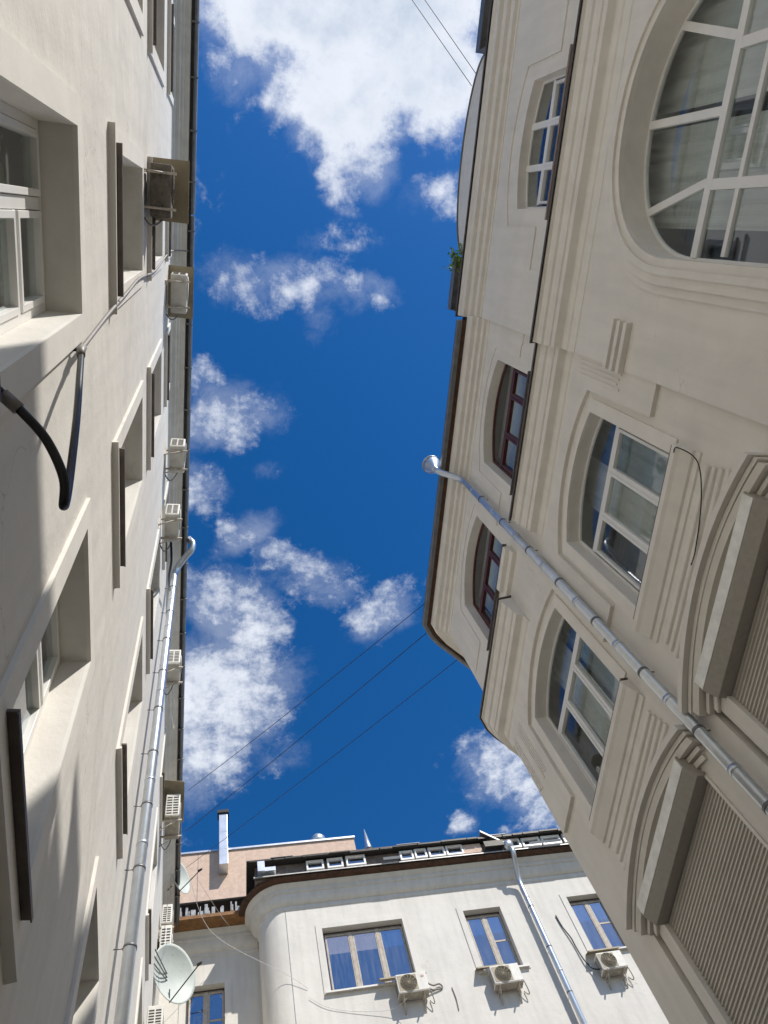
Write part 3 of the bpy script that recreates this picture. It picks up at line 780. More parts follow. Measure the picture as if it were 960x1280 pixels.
mb = MB(); mb.box(FP, -0.230, 0.200, 0.18, 0.56, 25.87, 26.02); mb.build('cap', M['ac_dark'], dk)
mb = MB(); mb.box(FP, -0.160, -0.130, 0.0, 0.238, 24.2, 24.25); mb.box(FP, 0.100, 0.130, 0.0, 0.238, 24.2, 24.25); mb.build('bracket', M['dark_metal'], dk)
# small metal spike and cowl on the roofs
p = FB.p(4.20, 0.45, 18.92)
vt = thing('roof_finial', 'small pointed pale metal cone sticking up from the back roof edge', 'finial', tuple(p))
mb = MB(); mb.tube([p, p + Vector((0, 0, 0.2)), p + Vector((0, 0, 0.92))], [0.12, 0.10, 0.008], 10); mb.build('cone', M['zinc'], vt)
mb = MB(); mb.tube([p - Vector((0, 0, .1)), p + Vector((0, 0, 0.06))], [0.16, 0.16], 10); mb.build('collar', M['dark_metal'], vt)
p = FP.p(3.55, -0.25, 24.53)
cw = thing('roof_cowl', 'small rounded white metal cowl on top of the pink wall', 'cowl', tuple(p))
mb = MB(); mb.tube([p, p + Vector((0, 0, 0.28)), p + Vector((0, 0, 0.42)), p + Vector((0, 0, 0.5))], [0.30, 0.30, 0.2, 0.02], 14); mb.build('hood', M['zinc'], cw)

# ================================================================== AIR CONDITIONERS
def ac_unit(fr, u0, u1, w0, w1, v0, h, label, body='ac_white', visor=None, group=None, front='fan', logo=False, pipe=True, under='ac_dirty', endgrille=True):
    t = thing('air_conditioner', label, 'air conditioner', tuple(fr.p((u0 + u1) / 2, w0, v0)), group)
    mb = MB(); mb.box(fr, u0, u1, w0, w1, v0 + 0.012, v0 + h); mb.build('casing', M[body], t, bevel=0.018)
    mb = MB(); mb.box(fr, u0 + 0.012, u1 - 0.012, w0 + 0.01, w1 - 0.012, v0 - 0.004, v0 + 0.02)
    for k in range(5): mb.box(fr, u0 + 0.05 + k * (u1 - u0 - .1) / 5, u0 + 0.07 + k * (u1 - u0 - .1) / 5, w0 + 0.04, w1 - 0.04, v0 - 0.008, v0 + 0.0)
    mb.build('base_pan', M[under], t)
    if front == 'panel':
        mb = MB(); mb.box(fr, u0 + 0.03, u0 + (u1 - u0) * 0.66, w1 - 0.01, w1 + 0.006, v0 + 0.05, v0 + h - 0.04); mb.build('front_grille', M['visor'], t, bevel=0.004)
    cu = u0 + (u1 - u0) * 0.38; cv = v0 + h / 2; r = min(h * 0.42, (u1 - u0) * 0.33)
    mb = MB(); n = 28; w1_ = w1; w1 = w1 + (0.004 if front == 'panel' else 0)
    vs = [mb.bm.verts.new(fr.p(cu + r * math.cos(2 * PI * k / n), w1 + 0.003, cv + r * math.sin(2 * PI * k / n))) for k in range(n)]
    mb.bm.faces.new(vs); g = mb.build('fan_opening', M['ac_dark'], t)
    mb = MB()
    for q in (0.25, 0.45, 0.65, 0.85, 1.0):
        mb.tube([fr.p(cu + r * q * math.cos(2 * PI * k / 24), w1 + 0.012, cv + r * q * math.sin(2 * PI * k / 24)) for k in range(25)], 0.006, 5)
    for k in range(6):
        a = PI * k / 6; mb.tube([fr.p(cu - r * math.cos(a), w1 + 0.014, cv - r * math.sin(a)), fr.p(cu + r * math.cos(a), w1 + 0.014, cv + r * math.sin(a))], 0.005, 5)
    mb.build('fan_guard', M[body if front == 'fan' else 'visor'], g); w1 = w1_
    if endgrille:   # louvred end
        mb = MB(); rows = 7
        for k in range(rows):
            vv = v0 + 0.06 + k * (h - 0.12) / rows
            for j in range(2):
                ww0 = w0 + 0.03 + j * (w1 - w0 - 0.04) / 2
                mb.box(fr, u0 - 0.004, u0 + 0.01, ww0, ww0 + (w1 - w0 - 0.09) / 2, vv, vv + (h - 0.12) / rows * 0.5)
        mb.build('end_louvres', M['ac_dark'], t)
    for s_ in (0.14, 0.80):
        x = u0 + (u1 - u0) * s_
        mb = MB(); mb.box(fr, x, x + 0.03, 0.0, w1 + 0.06, v0 - 0.045, v0 - 0.01); mb.box(fr, x, x + 0.03, 0.0, 0.03, v0 - 0.32, v0 - 0.045)
        bar_ = [fr.p(x + 0.015, 0.02, v0 - 0.30), fr.p(x + 0.015, w1 - 0.05, v0 - 0.04)]
        mb.tube(bar_, 0.011, 6); mb.build('bracket', M['bracket'], t)
    if logo:
        mb = MB(); c0 = (u0 + (u1 - u0) * 0.86, v0 + h * 0.75)
        mb.tube([fr.p(c0[0] + 0.035 * math.cos(2 * PI * k / 16), w1 + 0.004, c0[1] + 0.022 * math.sin(2 * PI * k / 16)) for k in range(17)], 0.005, 5)
        mb.build('badge', M['logo_red'], t)
    if pipe:
        mb = MB(); x = u1 + 0.02
        pts = []
        for k in range(13):
            q = k / 12; pts.append(fr.p(x + 0.07 * math.sin(q * PI), w1 * (1 - q) * 0.6 + 0.02, v0 + 0.15 - 0.35 * math.sin(q * PI * 0.8)))
        mb.tube(pts, 0.012, 6); mb.build('drain_hose', M['cable_grey'], t)
    if visor:
        a, b, wv, vv = visor
        mb = MB(); mb.ext(fr, [(0.0, vv + 0.10), (wv, vv), (wv, vv - 0.04), (wv - 0.006, vv - 0.04), (wv - 0.006, vv - 0.008), (0.0, vv + 0.09)], a, b)
        mb.build('visor', M['visor'], t)
    return t
GL = 'air conditioners on the left wall'
ac_unit(FL, -0.52, 0.08, 0.07, 0.31, 11.75, 0.50, 'grimy air conditioner under a wide brown plate, topmost in the photo on the left wall', body='ac_grim', under='ac_grim', visor=(-0.62, 0.12, 0.49, 12.45), group=GL)
ac_unit(FL, 1.02, 1.70, 0.08, 0.36, 16.25, 0.50, 'rounded beige air conditioner under a square olive plate, beside the grey cornice', body='ac_white', visor=(0.92, 1.86, 0.46, 16.95), group=GL, under='ac_white')
ac_unit(FL, 4.22, 4.78, 0.09, 0.37, 16.45, 0.55, 'pale air conditioner with sunlit louvred end, just above the one beside the pipe elbow', group=GL, under='ac_white')
ac_unit(FL, 5.10, 5.66, 0.09, 0.34, 15.05, 0.55, 'pale air conditioner directly beside the silver pipe elbow', group=GL, under='ac_white')
ac_unit(FL, 8.95, 9.52, 0.09, 0.37, 16.30, 0.55, 'pale air conditioner with a dangling white cord, midway down the silver drainpipe', group=GL, under='ac_white')
ac_unit(FL, 12.9, 13.6, 0.10, 0.42, 16.20, 0.72, 'air conditioner with square slotted end under a brown hood, lower left roof edge', visor=(12.7, 13.9, 0.50, 17.1), group=GL)
ac_unit(FL, 15.9, 16.6, 0.06, 0.30, 15.98, 0.56, 'upper of two stacked louvred air conditioners between the two satellite dishes', group=GL)
ac_unit(FL, 15.9, 16.6, 0.06, 0.32, 15.25, 0.68, 'lower of two stacked louvred air conditioners, right above the big dish', group=GL)
ac_unit(FL, 13.5, 14.3, 0.06, 0.34, 11.55, 0.50, 'air conditioner cut by the bottom edge of the photo below the big dish', group=GL, under='ac_dirty')
GB = 'air conditioners under the back windows'
ac_unit(FB, 4.13, 4.90, 0.05, 0.34, 14.50, 0.50, 'box air conditioner under the right end of the wide three-pane window', body='ac_white', visor=(3.75, 4.95, 0.26, 15.03), group=GB, logo=True, front='panel')
ac_unit(FB, 6.55, 7.31, 0.05, 0.34, 14.38, 0.50, 'box air conditioner under the middle two-pane window of the back building', body='ac_white', visor=(6.28, 7.02, 0.24, 14.98), group=GB, front='panel')
ac_unit(FB, 9.45, 10.15, 0.05, 0.34, 14.35, 0.48, 'box air conditioner under a bent dark cover at the window nearest the right building', body='ac_white', visor=(9.35, 10.25, 0.28, 14.98), group=GB, front='panel')

# ================================================================== DRAINPIPES
def drainpipe(label, pts, r, brs, fr, u, w, mt='zinc', seams=()):
    t = thing('drainpipe', label, 'drainpipe', tuple(fr.p(u, 0, 0)))
    mb = MB(); mb.tube(pts, r, 18); mb.build('pipe', M[mt], t)
    for v in brs:
        mb = MB(); c = fr.p(u, w, v)
        mb.tube([c - Vector((0, 0, 0.018)), c + Vector((0, 0, 0.018))], r + 0.006, 18)
        mb.tube([fr.p(u, w - r, v), fr.p(u, -0.01, v)], 0.008, 6)
        mb.build('pipe_bracket', M['grey_metal'], t)
    for v in seams:
        mb = MB(); c = fr.p(u, w, v)
        mb.tube([c - Vector((0, 0, 0.03)), c + Vector((0, 0, 0.03))], r + 0.004, 18); mb.build('pipe_collar', M[mt], t)
    return t
def arc3(a, b, c, n=6):
    a, b, c = Vector(a), Vector(b), Vector(c)
    return [a * (1 - t) ** 2 + b * 2 * t * (1 - t) + c * t * t for t in [i / n for i in range(n + 1)]]
# right pipe
u, w, r = 4.06, 0.12, 0.058
seams = [13.6, 12.55, 11.5, 10.45, 9.4, 8.35, 7.3, 6.25]
pts = [FR.p(u, w, 0.3)] + [FR.p(u, w, 14.0)] + arc3(FR.p(u, w, 14.05), FR.p(u, w, 14.22), FR.p(u - 0.01, w + 0.12, 14.34), 5) + arc3(FR.p(u - 0.02, w + 0.28, 14.50), FR.p(u - 0.03, w + 0.38, 14.60), FR.p(u - 0.03, w + 0.39, 14.70), 4)
dp = drainpipe('galvanised drainpipe running down the shaded right building from a round funnel', pts, r, [13.15, 12.1, 11.0, 9.95, 8.9, 7.8, 6.8, 5.8], FR, u, w, seams=seams)
mb = MB()
c = FR.p(u - 0.03, w + 0.39, 0)
mb.tube([c + Vector((0, 0, z)) for z in (14.66, 14.74, 14.90, 15.02)], [0.055, 0.06, 0.15, 0.17], 20)
mb.tube([c + Vector((0, 0, z)) for z in (15.00, 15.03)], [0.178, 0.178], 20); mb.build('funnel', M['zinc'], dp)
# left pipe
u, w, r = 7.50, 0.17, 0.07
pts = [FL.p(u, w, 0.3), FL.p(u, w, 17.45)] + arc3(FL.p(u, w, 17.5), FL.p(u, w, 17.75), FL.p(u - 0.14, w + 0.10, 17.84), 6) + arc3(FL.p(u - 0.34, w + 0.26, 17.93), FL.p(u - 0.44, w + 0.40, 18.0), FL.p(u - 0.52, w + 0.36, 18.20), 6) + [FL.p(u - 0.58, w + 0.26, 18.30)]
drainpipe('thick shiny drainpipe down the left building, hooked round the roof edge at its top', pts, r, [16.9, 15.8, 14.7, 13.6, 12.5, 11.4, 10.3, 9.2, 8.1, 7.0], FL, u, w, seams=[16.3, 15.2, 13.0, 10.8, 9.6])
# back pipe
u, w, r = 8.39, 0.18, 0.075
pts = [FB.p(u, w, 0.3), FB.p(u, w, 17.3)] + arc3(FB.p(u, w, 17.35), FB.p(u, w, 17.55), FB.p(u, w + 0.12, 17.7), 5) + arc3(FB.p(u, w + 0.3, 17.98), FB.p(u - 0.0, w + 0.44, 18.1), FB.p(u, w + 0.46, 18.2), 5) + [FB.p(u, w + 0.46, 18.32)]
dpb = drainpipe('drainpipe down the sunlit back building from a box hopper at the attic edge', pts, r, [16.6, 15.3, 14.0, 12.7, 11.4], FB, u, w, seams=[16.9, 14.6, 12.4])
mb = MB(); a = FB.p(u - 0.05, 0.60, 18.30)
mb.tube([a, a + Vector((0, 0, 0.10)), a + Vector((0, 0, 0.22))], [0.09, 0.16, 0.17], 14)
mb.build('funnel', M['zinc'], dpb)
# sloping chute on the roof that feeds it
ch = thing('roof_chute', 'dark metal chute angled over the attic roof edge above the back drainpipe', 'chute', tuple(FB.p(7.9, 0.6, 18.5)))
mb = MB(); c = [FB.p(8.28, 0.56, 18.46), FB.p(7.62, 0.62, 18.98)]
bar_w = FB.N * 0.11; upv = Vector((0, 0, 0.07))
mb.hexa([c[0] - bar_w, c[0] + bar_w, c[1] + bar_w, c[1] - bar_w, c[0] - bar_w + upv, c[0] + bar_w + upv, c[1] + bar_w + upv, c[1] - bar_w + upv])
mb.build('chute', M['grey_metal'], ch)
mb = MB(); mb.box(FB, 7.60, 8.20, 0.58, 0.70, 18.42, 18.62); mb.build('side_plate', M['dark_metal'], ch)

# ================================================================== SATELLITE DISHES
def dish(center, nrm, rad, label, wallpt, squash=1.0, arm=0.55):
    t = thing('satellite_dish', label, 'satellite dish', tuple(center))
    n = Vector(nrm).normalized(); C = Vector(center)
    a = n.cross(Vector((0, 0, 1))).normalized(); b = a.cross(n)
    mb = MB(); rings = []; ns = 36
    for side, th in ((0, 0.0), (1, -0.012)):
        rg = []
        for q in (0.02, 0.25, 0.5, 0.75, 0.92, 1.0):
            d = 0.16 * rad * 2 * (q * q - 1) + th
            rg.append([mb.bm.verts.new(C + n * d + (a * math.cos(2 * PI * k / ns) * squash + b * math.sin(2 * PI * k / ns)) * rad * q) for k in range(ns)])
        for x, y in zip(rg, rg[1:]):
            for k in range(ns):
                f = mb.bm.faces.new((x[k], x[(k + 1) % ns], y[(k + 1) % ns], y[k])); f.smooth = True
        mb.bm.faces.new(rg[0]); rings.append(rg[-1])
    for k in range(ns): mb.bm.faces.new((rings[0][k], rings[0][(k + 1) % ns], rings[1][(k + 1) % ns], rings[1][k]))
    mb.build('reflector', M['dish'], t)
    mb = MB(); lo = C - b * rad * 0.98 - n * 0.02; tip = C + n * rad * 1.25 - b * rad * 0.35
    mb.tube([C - n * 0.1 - b * rad * 0.5, lo - n * 0.03, tip], 0.014, 7); mb.tube([lo, tip - n * 0.02], 0.008, 6)
    am = mb.build('feed_arm', M['dark_metal'], t)
    mb = MB(); mb.tube([tip - n * 0.06, tip + n * 0.02, tip + n * 0.06], [0.035, 0.03, 0.022], 10); mb.build('receiver_head', M['ac_dark'], am)
    mb = MB(); bk = C - n * (0.32 * rad + 0.02)
    for dz in (-0.18, 0.0, 0.18):
        wp = Vector(wallpt) + Vector((0, 0, dz)); mb.tube([wp, bk + Vector((0, 0, dz * 0.4))], 0.014, 7)
    mb.build('mount', M['grey_metal'], t)
dish((-0.60, 16.0, 14.72), (0.66, -0.70, -0.10), 0.66, 'large pale grey satellite dish bolted to the left wall near the bottom of the photo', FL.p(15.3, 0, 14.6), 0.95)
dish((-0.60, 16.9, 18.36), (0.82, -0.56, 0.02), 0.48, 'smaller white satellite dish at the roof edge, its feed arm pointing right', FL.p(17.0, 0.1, 18.2), 0.92)

# ================================================================== CABLES
def cable(label, pts, r, m, name='cable', cat='cable', n=8, group=None):
    mb = MB(); mb.tube(pts, r, n); o = mb.build(name, M[m]); return tag(o, label, cat, group)
def smooth_path(pts, k=8):
    P = [Vector(p) for p in pts]; out = []
    for i in range(len(P) - 1):
        p0 = P[max(i - 1, 0)]; p1 = P[i]; p2 = P[i + 1]; p3 = P[min(i + 2, len(P) - 1)]
        for j in range(k):
            t = j / k
            out.append(0.5 * ((2 * p1) + (p2 - p0) * t + (2 * p0 - 5 * p1 + 4 * p2 - p3) * t * t + (3 * p1 - p0 - 3 * p2 + p3) * t ** 3))
    out.append(P[-1]); return out
def sag(a, b, s, n=24):
    a, b = Vector(a), Vector(b)
    return [a.lerp(b, i / n) - Vector((0, 0, s * 4 * (i / n) * (1 - i / n))) for i in range(n + 1)]
# pixel directions (dx/dz, dy/dz from the camera) at real heights
def at(dx, dy, z): return Vector((dx * (z - 1.6), dy * (z - 1.6), z))
GW = 'overhead wires across the yard'
cable('thin wire from the right building corner to the left roof edge, uppermost of three', sag(at(0.316, 0.516, 14.75), at(-0.027, 0.837, 18.42), 0.05), 0.007, 'cable_black', 'overhead_wire', 'wire', 5, GW)
cable('thin wire from the tip of the right roof corner leftwards, middle of three', sag(at(0.325, 0.566, 14.75), at(-0.030, 0.917, 18.42), 0.05), 0.008, 'cable_black', 'overhead_wire', 'wire', 5, GW)
cable('thin wire from behind the right roof corner towards the metal duct, lowest of three', sag(at(0.385, 0.611, 14.75), at(-0.028, 0.990, 19.6), 0.05), 0.007, 'cable_black', 'overhead_wire', 'wire', 5, GW)
cable('left one of the two wires crossing the big cloud at the top', sag(at(0.294, -0.176, 16.4), at(-0.027, -0.474, 18.6), 0.02), 0.006, 'cable_black', 'overhead_wire', 'wire', 5, GW)
cable('right one of the two wires crossing the big cloud at the top', sag(at(0.300, -0.187, 16.2), at(-0.027, -0.488, 18.6), 0.02), 0.006, 'cable_black', 'overhead_wire', 'wire', 5, GW)
# thick black cable on the left wall with a loop
pts = [FL.p(0.69, 0.30, 18.16), FL.p(0.69, 0.05, 17.6), FL.p(0.70, 0.03, 15.8), FL.p(0.78, 0.04, 13.0), FL.p(0.72, 0.04, 10.8), FL.p(0.75, 0.05, 9.4), FL.p(0.80, 0.04, 8.2), FL.p(0.84, 0.05, 7.1), FL.p(0.85, 0.06, 6.62)]
tag(cable('x', smooth_path(pts), 0.016, 'cable_grey'), 'grey taped cable bundle running down the left wall from the cornice to the black loop', 'cable')
pts = [FL.p(0.85, 0.06, 6.66), FL.p(0.90, 0.12, 6.2), FL.p(1.02, 0.20, 5.55), FL.p(1.15, 0.26, 4.95), FL.p(1.14, 0.29, 4.66), FL.p(1.03, 0.29, 4.68), FL.p(0.90, 0.22, 4.75), FL.p(0.80, 0.13, 4.78), FL.p(0.74, 0.06, 4.80), FL.p(0.70, 0.03, 4.72), FL.p(0.69, 0.03, 4.2)]
tag(cable('x', smooth_path(pts), 0.019, 'cable_black', n=12), 'thick glossy black cable hanging in a V-shaped loop off the left wall', 'cable')
cl = FL.p(0.80, 0.13, 4.78); cl2 = FL.p(0.735, 0.055, 4.80)
cc_ = thing('cable_clamp', 'grey clamp holding the lower end of the black cable loop at the left photo edge', 'clamp', tuple(cl2))
mb = MB(); mb.tube([cl2, cl2.lerp(cl, 0.8)], 0.027, 12); mb.build('collar', M['cable_grey'], cc_)
cl = FL.p(0.85, 0.06, 6.62)
cc_ = thing('cable_clamp', 'grey knuckle clamp where the black cable loop leaves the wall beside the nearest window', 'clamp', tuple(cl))
mb = MB(); mb.tube([cl + Vector((0, 0, 0.10)), cl + Vector((0, 0, 0.02)), FL.p(0.862, 0.08, 6.50)], [0.024, 0.027, 0.025], 12); mb.build('collar', M['cable_grey'], cc_)
mb = MB(); mb.box(FL, 0.84, 0.86, 0.0, 0.05, 6.62, 6.66); mb.build('wall_plug', M['dark_metal'], cc_)
# cord beside the third back window
pts = [FB.p(9.05, 0.03, 16.35), FB.p(9.08, 0.03, 16.0), FB.p(9.16, 0.05, 15.6), FB.p(9.18, 0.04, 15.3), FB.p(9.22, 0.06, 14.9), FB.p(9.32, 0.10, 14.6), FB.p(9.45, 0.2, 14.48)]
cable('knotted dark cord hanging down to the air conditioner nearest the right building', smooth_path(pts), 0.018, 'cable_black')
pts = [FB.p(4.95, 0.1, 14.85), FB.p(5.08, 0.08, 14.78), FB.p(5.25, 0.05, 14.82), FB.p(5.30, 0.03, 14.72), FB.p(5.05, 0.06, 14.68), FB.p(4.88, 0.15, 14.72)]
cable('coil of grey hose beside the air conditioner of the wide three-pane window', smooth_path(pts), 0.02, 'cable_grey')
pts = [FB.p(5.55, 0.015, 14.7), FB.p(5.57, 0.02, 14.4), FB.p(5.55, 0.015, 14.1)]
cable('short dark cable stub on the back wall between the first and second window', smooth_path(pts), 0.012, 'cable_grey')
pts = [FR.p(1.78, 0.12, 8.12), FR.p(1.70, 0.16, 8.02), FR.p(1.76, 0.10, 7.75), FR.p(2.1, 0.06, 7.62), FR.p(2.55, 0.05, 7.55), FR.p(2.62, 0.22, 7.33)]
cable('thin dark lead drooping from the upper white window sill to the arched hood', smooth_path(pts), 0.006, 'cable_black')
pts = [Vector((-0.2, 16.6, 18.0)), FB2.p(0.2, 0.6, 17.9), FB2.p(0.75, 0.7, 17.95), FB.p(1.2, 0.4, 17.9)]
cable('white lead sagging from the small dish towards the rounded corner', smooth_path(pts), 0.0055, 'cable_white')
pts = [Vector((-0.35, 16.7, 18.0)), Vector((0.25, 17.4, 16.9)), FB.p(1.5, 0.10, 15.6), FB.p(2.0, 0.03, 15.2)]
cable('long white lead from the dishes down across the rounded corner', smooth_path(pts), 0.0055, 'cable_white')
pts = [FB.p(2.0, 0.03, 14.95), FB.p(2.4, 0.03, 14.65), FB.p(3.0, 0.03, 14.45), FB.p(3.9, 0.1, 14.30), FB.p(4.3, 0.3, 14.38)]
cable('pale cable drooping along the back wall below the wide window', smooth_path(pts), 0.0055, 'cable_white')
pts = [FL.p(9.6, 0.2, 16.3), FL.p(9.75, 0.28, 16.0), FL.p(10.1, 0.30, 15.7), FL.p(10.3, 0.28, 15.9), FL.p(10.1, 0.2, 16.2), FL.p(9.75, 0.12, 16.35)]
cable('white cord looped under the air conditioner beside the left drainpipe', smooth_path(pts), 0.0055, 'cable_white')
pts = [FL.p(5.6, 0.2, 15.1), FL.p(6.0, 0.22, 15.0), FL.p(6.5, 0.16, 15.3), FL.p(7.2, 0.14, 16.2)]
cable('black cable bent from the air conditioner to the top of the left drainpipe', smooth_path(pts), 0.022, 'cable_black')

# ================================================================== PLANT on the parapet
pc = F8.p(0.34, 0.06, 15.72)
pl = thing('wild_plant', 'small leafy green plant growing on the pedestal at the end of the curved gable', 'plant', tuple(pc))
mb = MB(); tips = []
for k in range(16):
    a = random.uniform(0, 2 * PI); L = random.uniform(0.12, 0.34)
    d = Vector((math.cos(a) * 0.6 - 0.55, math.sin(a) * 0.6 - 0.2, random.uniform(-0.1, 0.9))).normalized()
    e = pc + d * L; tips.append((pc, e)); mb.tube([pc - Vector((0, 0, 0.03)), pc.lerp(e, 0.5) + Vector((0, 0, 0.02)), e], [0.004, 0.003, 0.001], 5)
mb.build('stem', M['leaf'], pl)
mb = MB()
for (s0, e) in tips:
    for j in range(20):
        c = s0.lerp(e, random.uniform(0.25, 1.05)) + Vector([random.gauss(0, 0.03) for _ in range(3)])
        a = Vector([random.gauss(0, 1) for _ in range(3)]).normalized() * random.uniform(0.022, 0.045); b = a.cross(Vector([random.gauss(0, 1) for _ in range(3)])).normalized() * a.length * 0.5
        mb.quad(c - a, c - b, c + a, c + b)
mb.build('foliage', M['leaf'], pl, weld=False)

# ================================================================== GROUND
mb = MB(); mb.quad((-300, -300, 0), (300, -300, 0), (300, 300, 0), (-300, 300, 0))
g = mb.build('ground', M['paving']); tag(g, kind='structure')

# ================================================================== CAMERA
f = 961.0
up = Vector((271.5 - 480, 271.5 - 640, f)).normalized()          # zenith in image axes (right, down, forward)
e1 = (Vector((0, 1, 0)) - up * up.y).normalized(); e2 = up.cross(e1)
a0 = R_(1.2)
Yc = e1 * math.cos(a0) + e2 * math.sin(a0); Xc = Yc.cross(up)
Mw = Matrix((Xc, Yc, up))                                      # image axes -> world
right = Mw @ Vector((1, 0, 0)); down = Mw @ Vector((0, 1, 0)); fwd = Mw @ Vector((0, 0, 1))
rm = Matrix((right, -down, -fwd)).transposed().to_4x4()
cam = bpy.data.cameras.new('camera'); co = bpy.data.objects.new('camera', cam); COL.objects.link(co)
cam.sensor_fit = 'VERTICAL'; cam.sensor_height = 36.0; cam.lens = f / 1280 * 36.0
cam.clip_start = 0.05; cam.clip_end = 2000
co.matrix_world = Matrix.Translation((0, 0, 1.6)) @ rm
S.camera = co

# ================================================================== LIGHT
Ld = Vector((-0.66, 1.0, -1.23)).normalized()                     # direction the light travels
to = -Ld
elev = math.asin(to.z); azim = math.atan2(to.x, to.y)
sun = bpy.data.lights.new('sun', 'SUN'); sun.energy = 4.8; sun.angle = R_(0.53); sun.color = (1.0, 0.955, 0.885)
so = bpy.data.objects.new('sun', sun); COL.objects.link(so)
so.rotation_euler = Ld.to_track_quat('-Z', 'Y').to_euler(); so.location = (10, -20, 30)
W = bpy.data.worlds.new('World'); S.world = W; W.use_nodes = True
t = W.node_tree; t.nodes.clear()
out = N(t, 'ShaderNodeOutputWorld'); bg = N(t, 'ShaderNodeBackground'); t.links.new(bg.outputs[0], out.inputs[0])
sky = N(t, 'ShaderNodeTexSky', sky_type='NISHITA'); sky.sun_disc = False
sky.sun_elevation = elev; sky.sun_rotation = azim; sky.air_density = 1.0; sky.dust_density = 0.2; sky.ozone_density = 2.5
SKY_STR = 0.12
bg.inputs['Strength'].default_value = SKY_STR
hs = N(t, 'ShaderNodeHueSaturation'); hs.inputs['Hue'].default_value = 0.506; hs.inputs['Saturation'].default_value = 1.38; hs.inputs['Value'].default_value = 1.10
t.links.new(sky.outputs[0], hs.inputs['Color'])
# clouds: a flat layer high above, in world directions
tc = N(t, 'ShaderNodeTexCoord'); sp = N(t, 'ShaderNodeSeparateXYZ'); t.links.new(tc.outputs['Generated'], sp.inputs[0])
def math_(op, a=None, b=None, c=None, clamp=False):
    n = N(t, 'ShaderNodeMath', operation=op); n.use_clamp = clamp
    for i, x in enumerate((a, b, c)):
        if x is None: continue
        if isinstance(x, (int, float)): n.inputs[i].default_value = x
        else: t.links.new(x, n.inputs[i])
    return n.outputs[0]
zc = math_('MAXIMUM', sp.outputs[2], 0.03)
px = math_('DIVIDE', sp.outputs[0], zc); py = math_('DIVIDE', sp.outputs[1], zc)
cb = N(t, 'ShaderNodeCombineXYZ'); t.links.new(px, cb.inputs[0]); t.links.new(py, cb.inputs[1])
# warp
def noise(vec, scale, detail=8, rough=0.6, dist=0.0):
    n = N(t, 'ShaderNodeTexNoise'); n.inputs['Scale'].default_value = scale; n.inputs['Detail'].default_value = detail
    n.inputs['Roughness'].default_value = rough; n.inputs['Distortion'].default_value = dist
    t.links.new(vec, n.inputs['Vector']); return n
wn = noise(cb.outputs[0], 5.0, 4, 0.6)
sb = N(t, 'ShaderNodeVectorMath', operation='SUBTRACT'); t.links.new(wn.outputs['Color'], sb.inputs[0]); sb.inputs[1].default_value = (0.5, 0.5, 0.5)
sc_ = N(t, 'ShaderNodeVectorMath', operation='SCALE'); t.links.new(sb.outputs[0], sc_.inputs[0]); sc_.inputs['Scale'].default_value = 0.09
wp = N(t, 'ShaderNodeVectorMath', operation='ADD'); t.links.new(cb.outputs[0], wp.inputs[0]); t.links.new(sc_.outputs[0], wp.inputs[1])
# cloud masses: centre, radii (in cloud-layer units), turn, weight
CL = []
def cloud(px_, py_, rx, ry, ang, wgt):
    """centre and size measured as image angles, stored as world directions"""
    def P(x, y):
        r = Mw @ Vector((x - 480, y - 640, f)); return Vector((r.x / r.z, r.y / r.z))
    c = P(px_, py_); a = R_(ang)
    dx = P(px_ + math.cos(a) * rx, py_ + math.sin(a) * rx) - c; dy = P(px_ - math.sin(a) * ry, py_ + math.cos(a) * ry) - c
    CL.append((c, dx.length, dy.length, math.atan2(dx.y, dx.x), wgt))
for q in ((430, -20, 240, 140, 5, 2.2), (430, 110, 115, 95, 25, 1.8), (450, 190, 70, 62, 30, 1.1), (545, 100, 90, 90, 0, 1.7), (300, 70, 70, 80, 30, .8),
          (350, 355, 150, 55, 6, 0.80), (450, 365, 60, 36, 20, 0.85), (385, 390, 60, 34, 60, 0.6), (250, 60, 40, 60, 0, .6),
          (280, 520, 95, 62, -10, 1.0), (250, 475, 60, 34, 20, .75), (245, 610, 60, 42, 10, 0.8), (300, 668, 62, 32, -25, 0.9), (385, 725, 90, 42, 15, 0.85), (340, 695, 55, 34, 40, 0.7),
          (290, 770, 95, 66, 40, 1.05), (270, 870, 125, 90, -10, 1.2), (235, 950, 85, 70, 0, 1.05), (345, 935, 50, 40, 0, 0.65), (478, 775, 66, 42, -30, 0.85),
          (625, 965, 66, 56, 30, 1.05), (582, 1030, 24, 20, 0, 0.9), (700, 980, 80, 70, 0, 1.1), (560, 245, 70, 40, 0, 0.6), (100, 200, 160, 220, 0, 1.2), (900, 300, 200, 200, 0, 1.0), (100, 1000, 150, 200, 0, 1.0), (335, 590, 30, 18, 0, .5), (420, 300, 120, 30, 0, .45)):
    cloud(*q)
# cloud field away from the photographed patch, for light and reflections
acc = None
for (c, rx, ry, ang, wgt) in CL:
    mp = N(t, 'ShaderNodeMapping', vector_type='TEXTURE')
    mp.inputs['Location'].default_value = (c.x, c.y, 0); mp.inputs['Rotation'].default_value = (0, 0, ang); mp.inputs['Scale'].default_value = (rx, ry, 1)
    t.links.new(wp.outputs[0], mp.inputs['Vector'])
    ln = N(t, 'ShaderNodeVectorMath', operation='LENGTH'); t.links.new(mp.outputs[0], ln.inputs[0]); wgt *= 0.93
    mr = N(t, 'ShaderNodeMapRange', interpolation_type='SMOOTHSTEP'); mr.inputs['From Min'].default_value = 1.35; mr.inputs['From Max'].default_value = 0.25
    mr.inputs['To Min'].default_value = 0; mr.inputs['To Max'].default_value = wgt
    t.links.new(ln.outputs['Value'], mr.inputs['Value'])
    acc = mr.outputs[0] if acc is None else math_('MAXIMUM', acc, mr.outputs[0])
far_n = noise(cb.outputs[0], 1.1, 5, 0.55)
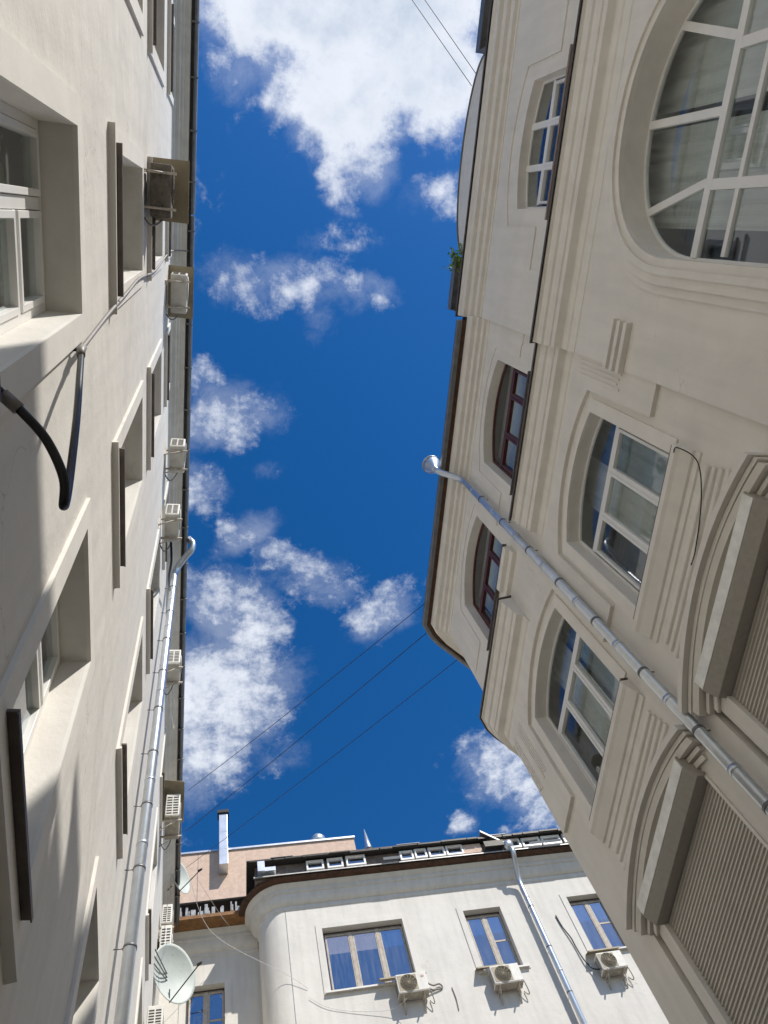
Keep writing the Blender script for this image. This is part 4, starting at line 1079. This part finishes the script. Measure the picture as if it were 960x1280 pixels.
rad = N(t, 'ShaderNodeVectorMath', operation='LENGTH'); t.links.new(cb.outputs[0], rad.inputs[0])
farm = N(t, 'ShaderNodeMapRange', interpolation_type='SMOOTHSTEP'); farm.inputs['From Min'].default_value = 1.15; farm.inputs['From Max'].default_value = 1.9
t.links.new(rad.outputs['Value'], farm.inputs['Value'])
farv = math_('MULTIPLY', farm.outputs[0], math_('MULTIPLY', far_n.outputs['Fac'], 1.25))
acc = math_('MAXIMUM', acc, farv)
n1 = noise(cb.outputs[0], 10.0, 13, 0.66, 0.0); n2 = noise(cb.outputs[0], 42.0, 10, 0.68)
nn = math_('ADD', math_('MULTIPLY', n1.outputs['Fac'], 0.76), math_('MULTIPLY', n2.outputs['Fac'], 0.24))
# density = mass - erosion by noise
dens = math_('ADD', acc, math_('MULTIPLY', math_('SUBTRACT', nn, 0.5), 4.2))
alpha = N(t, 'ShaderNodeMapRange', interpolation_type='SMOOTHSTEP'); alpha.inputs['From Min'].default_value = 0.38; alpha.inputs['From Max'].default_value = 1.5
t.links.new(dens, alpha.inputs['Value'])
gate = N(t, 'ShaderNodeMapRange'); gate.inputs['From Min'].default_value = 0.02; gate.inputs['From Max'].default_value = 0.25
t.links.new(acc, gate.inputs['Value'])
n4 = noise(cb.outputs[0], 14.0, 10, 0.72, 0.3)
veil = N(t, 'ShaderNodeMapRange', interpolation_type='SMOOTHSTEP'); veil.inputs['From Min'].default_value = 0.30; veil.inputs['From Max'].default_value = 1.25; veil.inputs['To Max'].default_value = 0.30
t.links.new(math_('ADD', acc, math_('MULTIPLY', math_('SUBTRACT', n4.outputs['Fac'], 0.5), 1.5)), veil.inputs['Value'])
al = math_('MULTIPLY', math_('MULTIPLY', math_('MAXIMUM', alpha.outputs[0], veil.outputs[0]), gate.outputs[0]), 0.93)
# thick parts a little greyer
n3 = noise(wp.outputs[0], 6.0, 6, 0.55)
core = N(t, 'ShaderNodeMapRange', interpolation_type='SMOOTHSTEP'); core.inputs['From Min'].default_value = 1.1; core.inputs['From Max'].default_value = 3.3
t.links.new(math_('ADD', dens, math_('MULTIPLY', math_('SUBTRACT', n3.outputs['Fac'], 0.5), 4.0)), core.inputs['Value'])
cc = N(t, 'ShaderNodeMix', data_type='RGBA')
k = 1 / SKY_STR
cc.inputs['A'].default_value = (0.86 * k, 0.90 * k, 0.97 * k, 1); cc.inputs['B'].default_value = (0.48 * k, 0.57 * k, 0.70 * k, 1)
t.links.new(core.outputs[0], cc.inputs['Factor'])
mx = N(t, 'ShaderNodeMix', data_type='RGBA'); t.links.new(al, mx.inputs['Factor'])
t.links.new(hs.outputs[0], mx.inputs['A']); t.links.new(cc.outputs['Result'], mx.inputs['B'])
t.links.new(mx.outputs['Result'], bg.inputs['Color'])

# ================================================================== RENDER SETTINGS
S.view_settings.view_transform = 'Standard'; S.view_settings.look = 'None'; S.view_settings.gamma = 1.0; S.view_settings.exposure = 0.09
S.view_settings.use_curve_mapping = False
S.render.engine = 'CYCLES'
S.cycles.max_bounces = 10; S.cycles.diffuse_bounces = 6; S.cycles.glossy_bounces = 4; S.cycles.transparent_max_bounces = 12
S.cycles.use_denoising = True
S.cycles.sample_clamp_indirect = 8.0
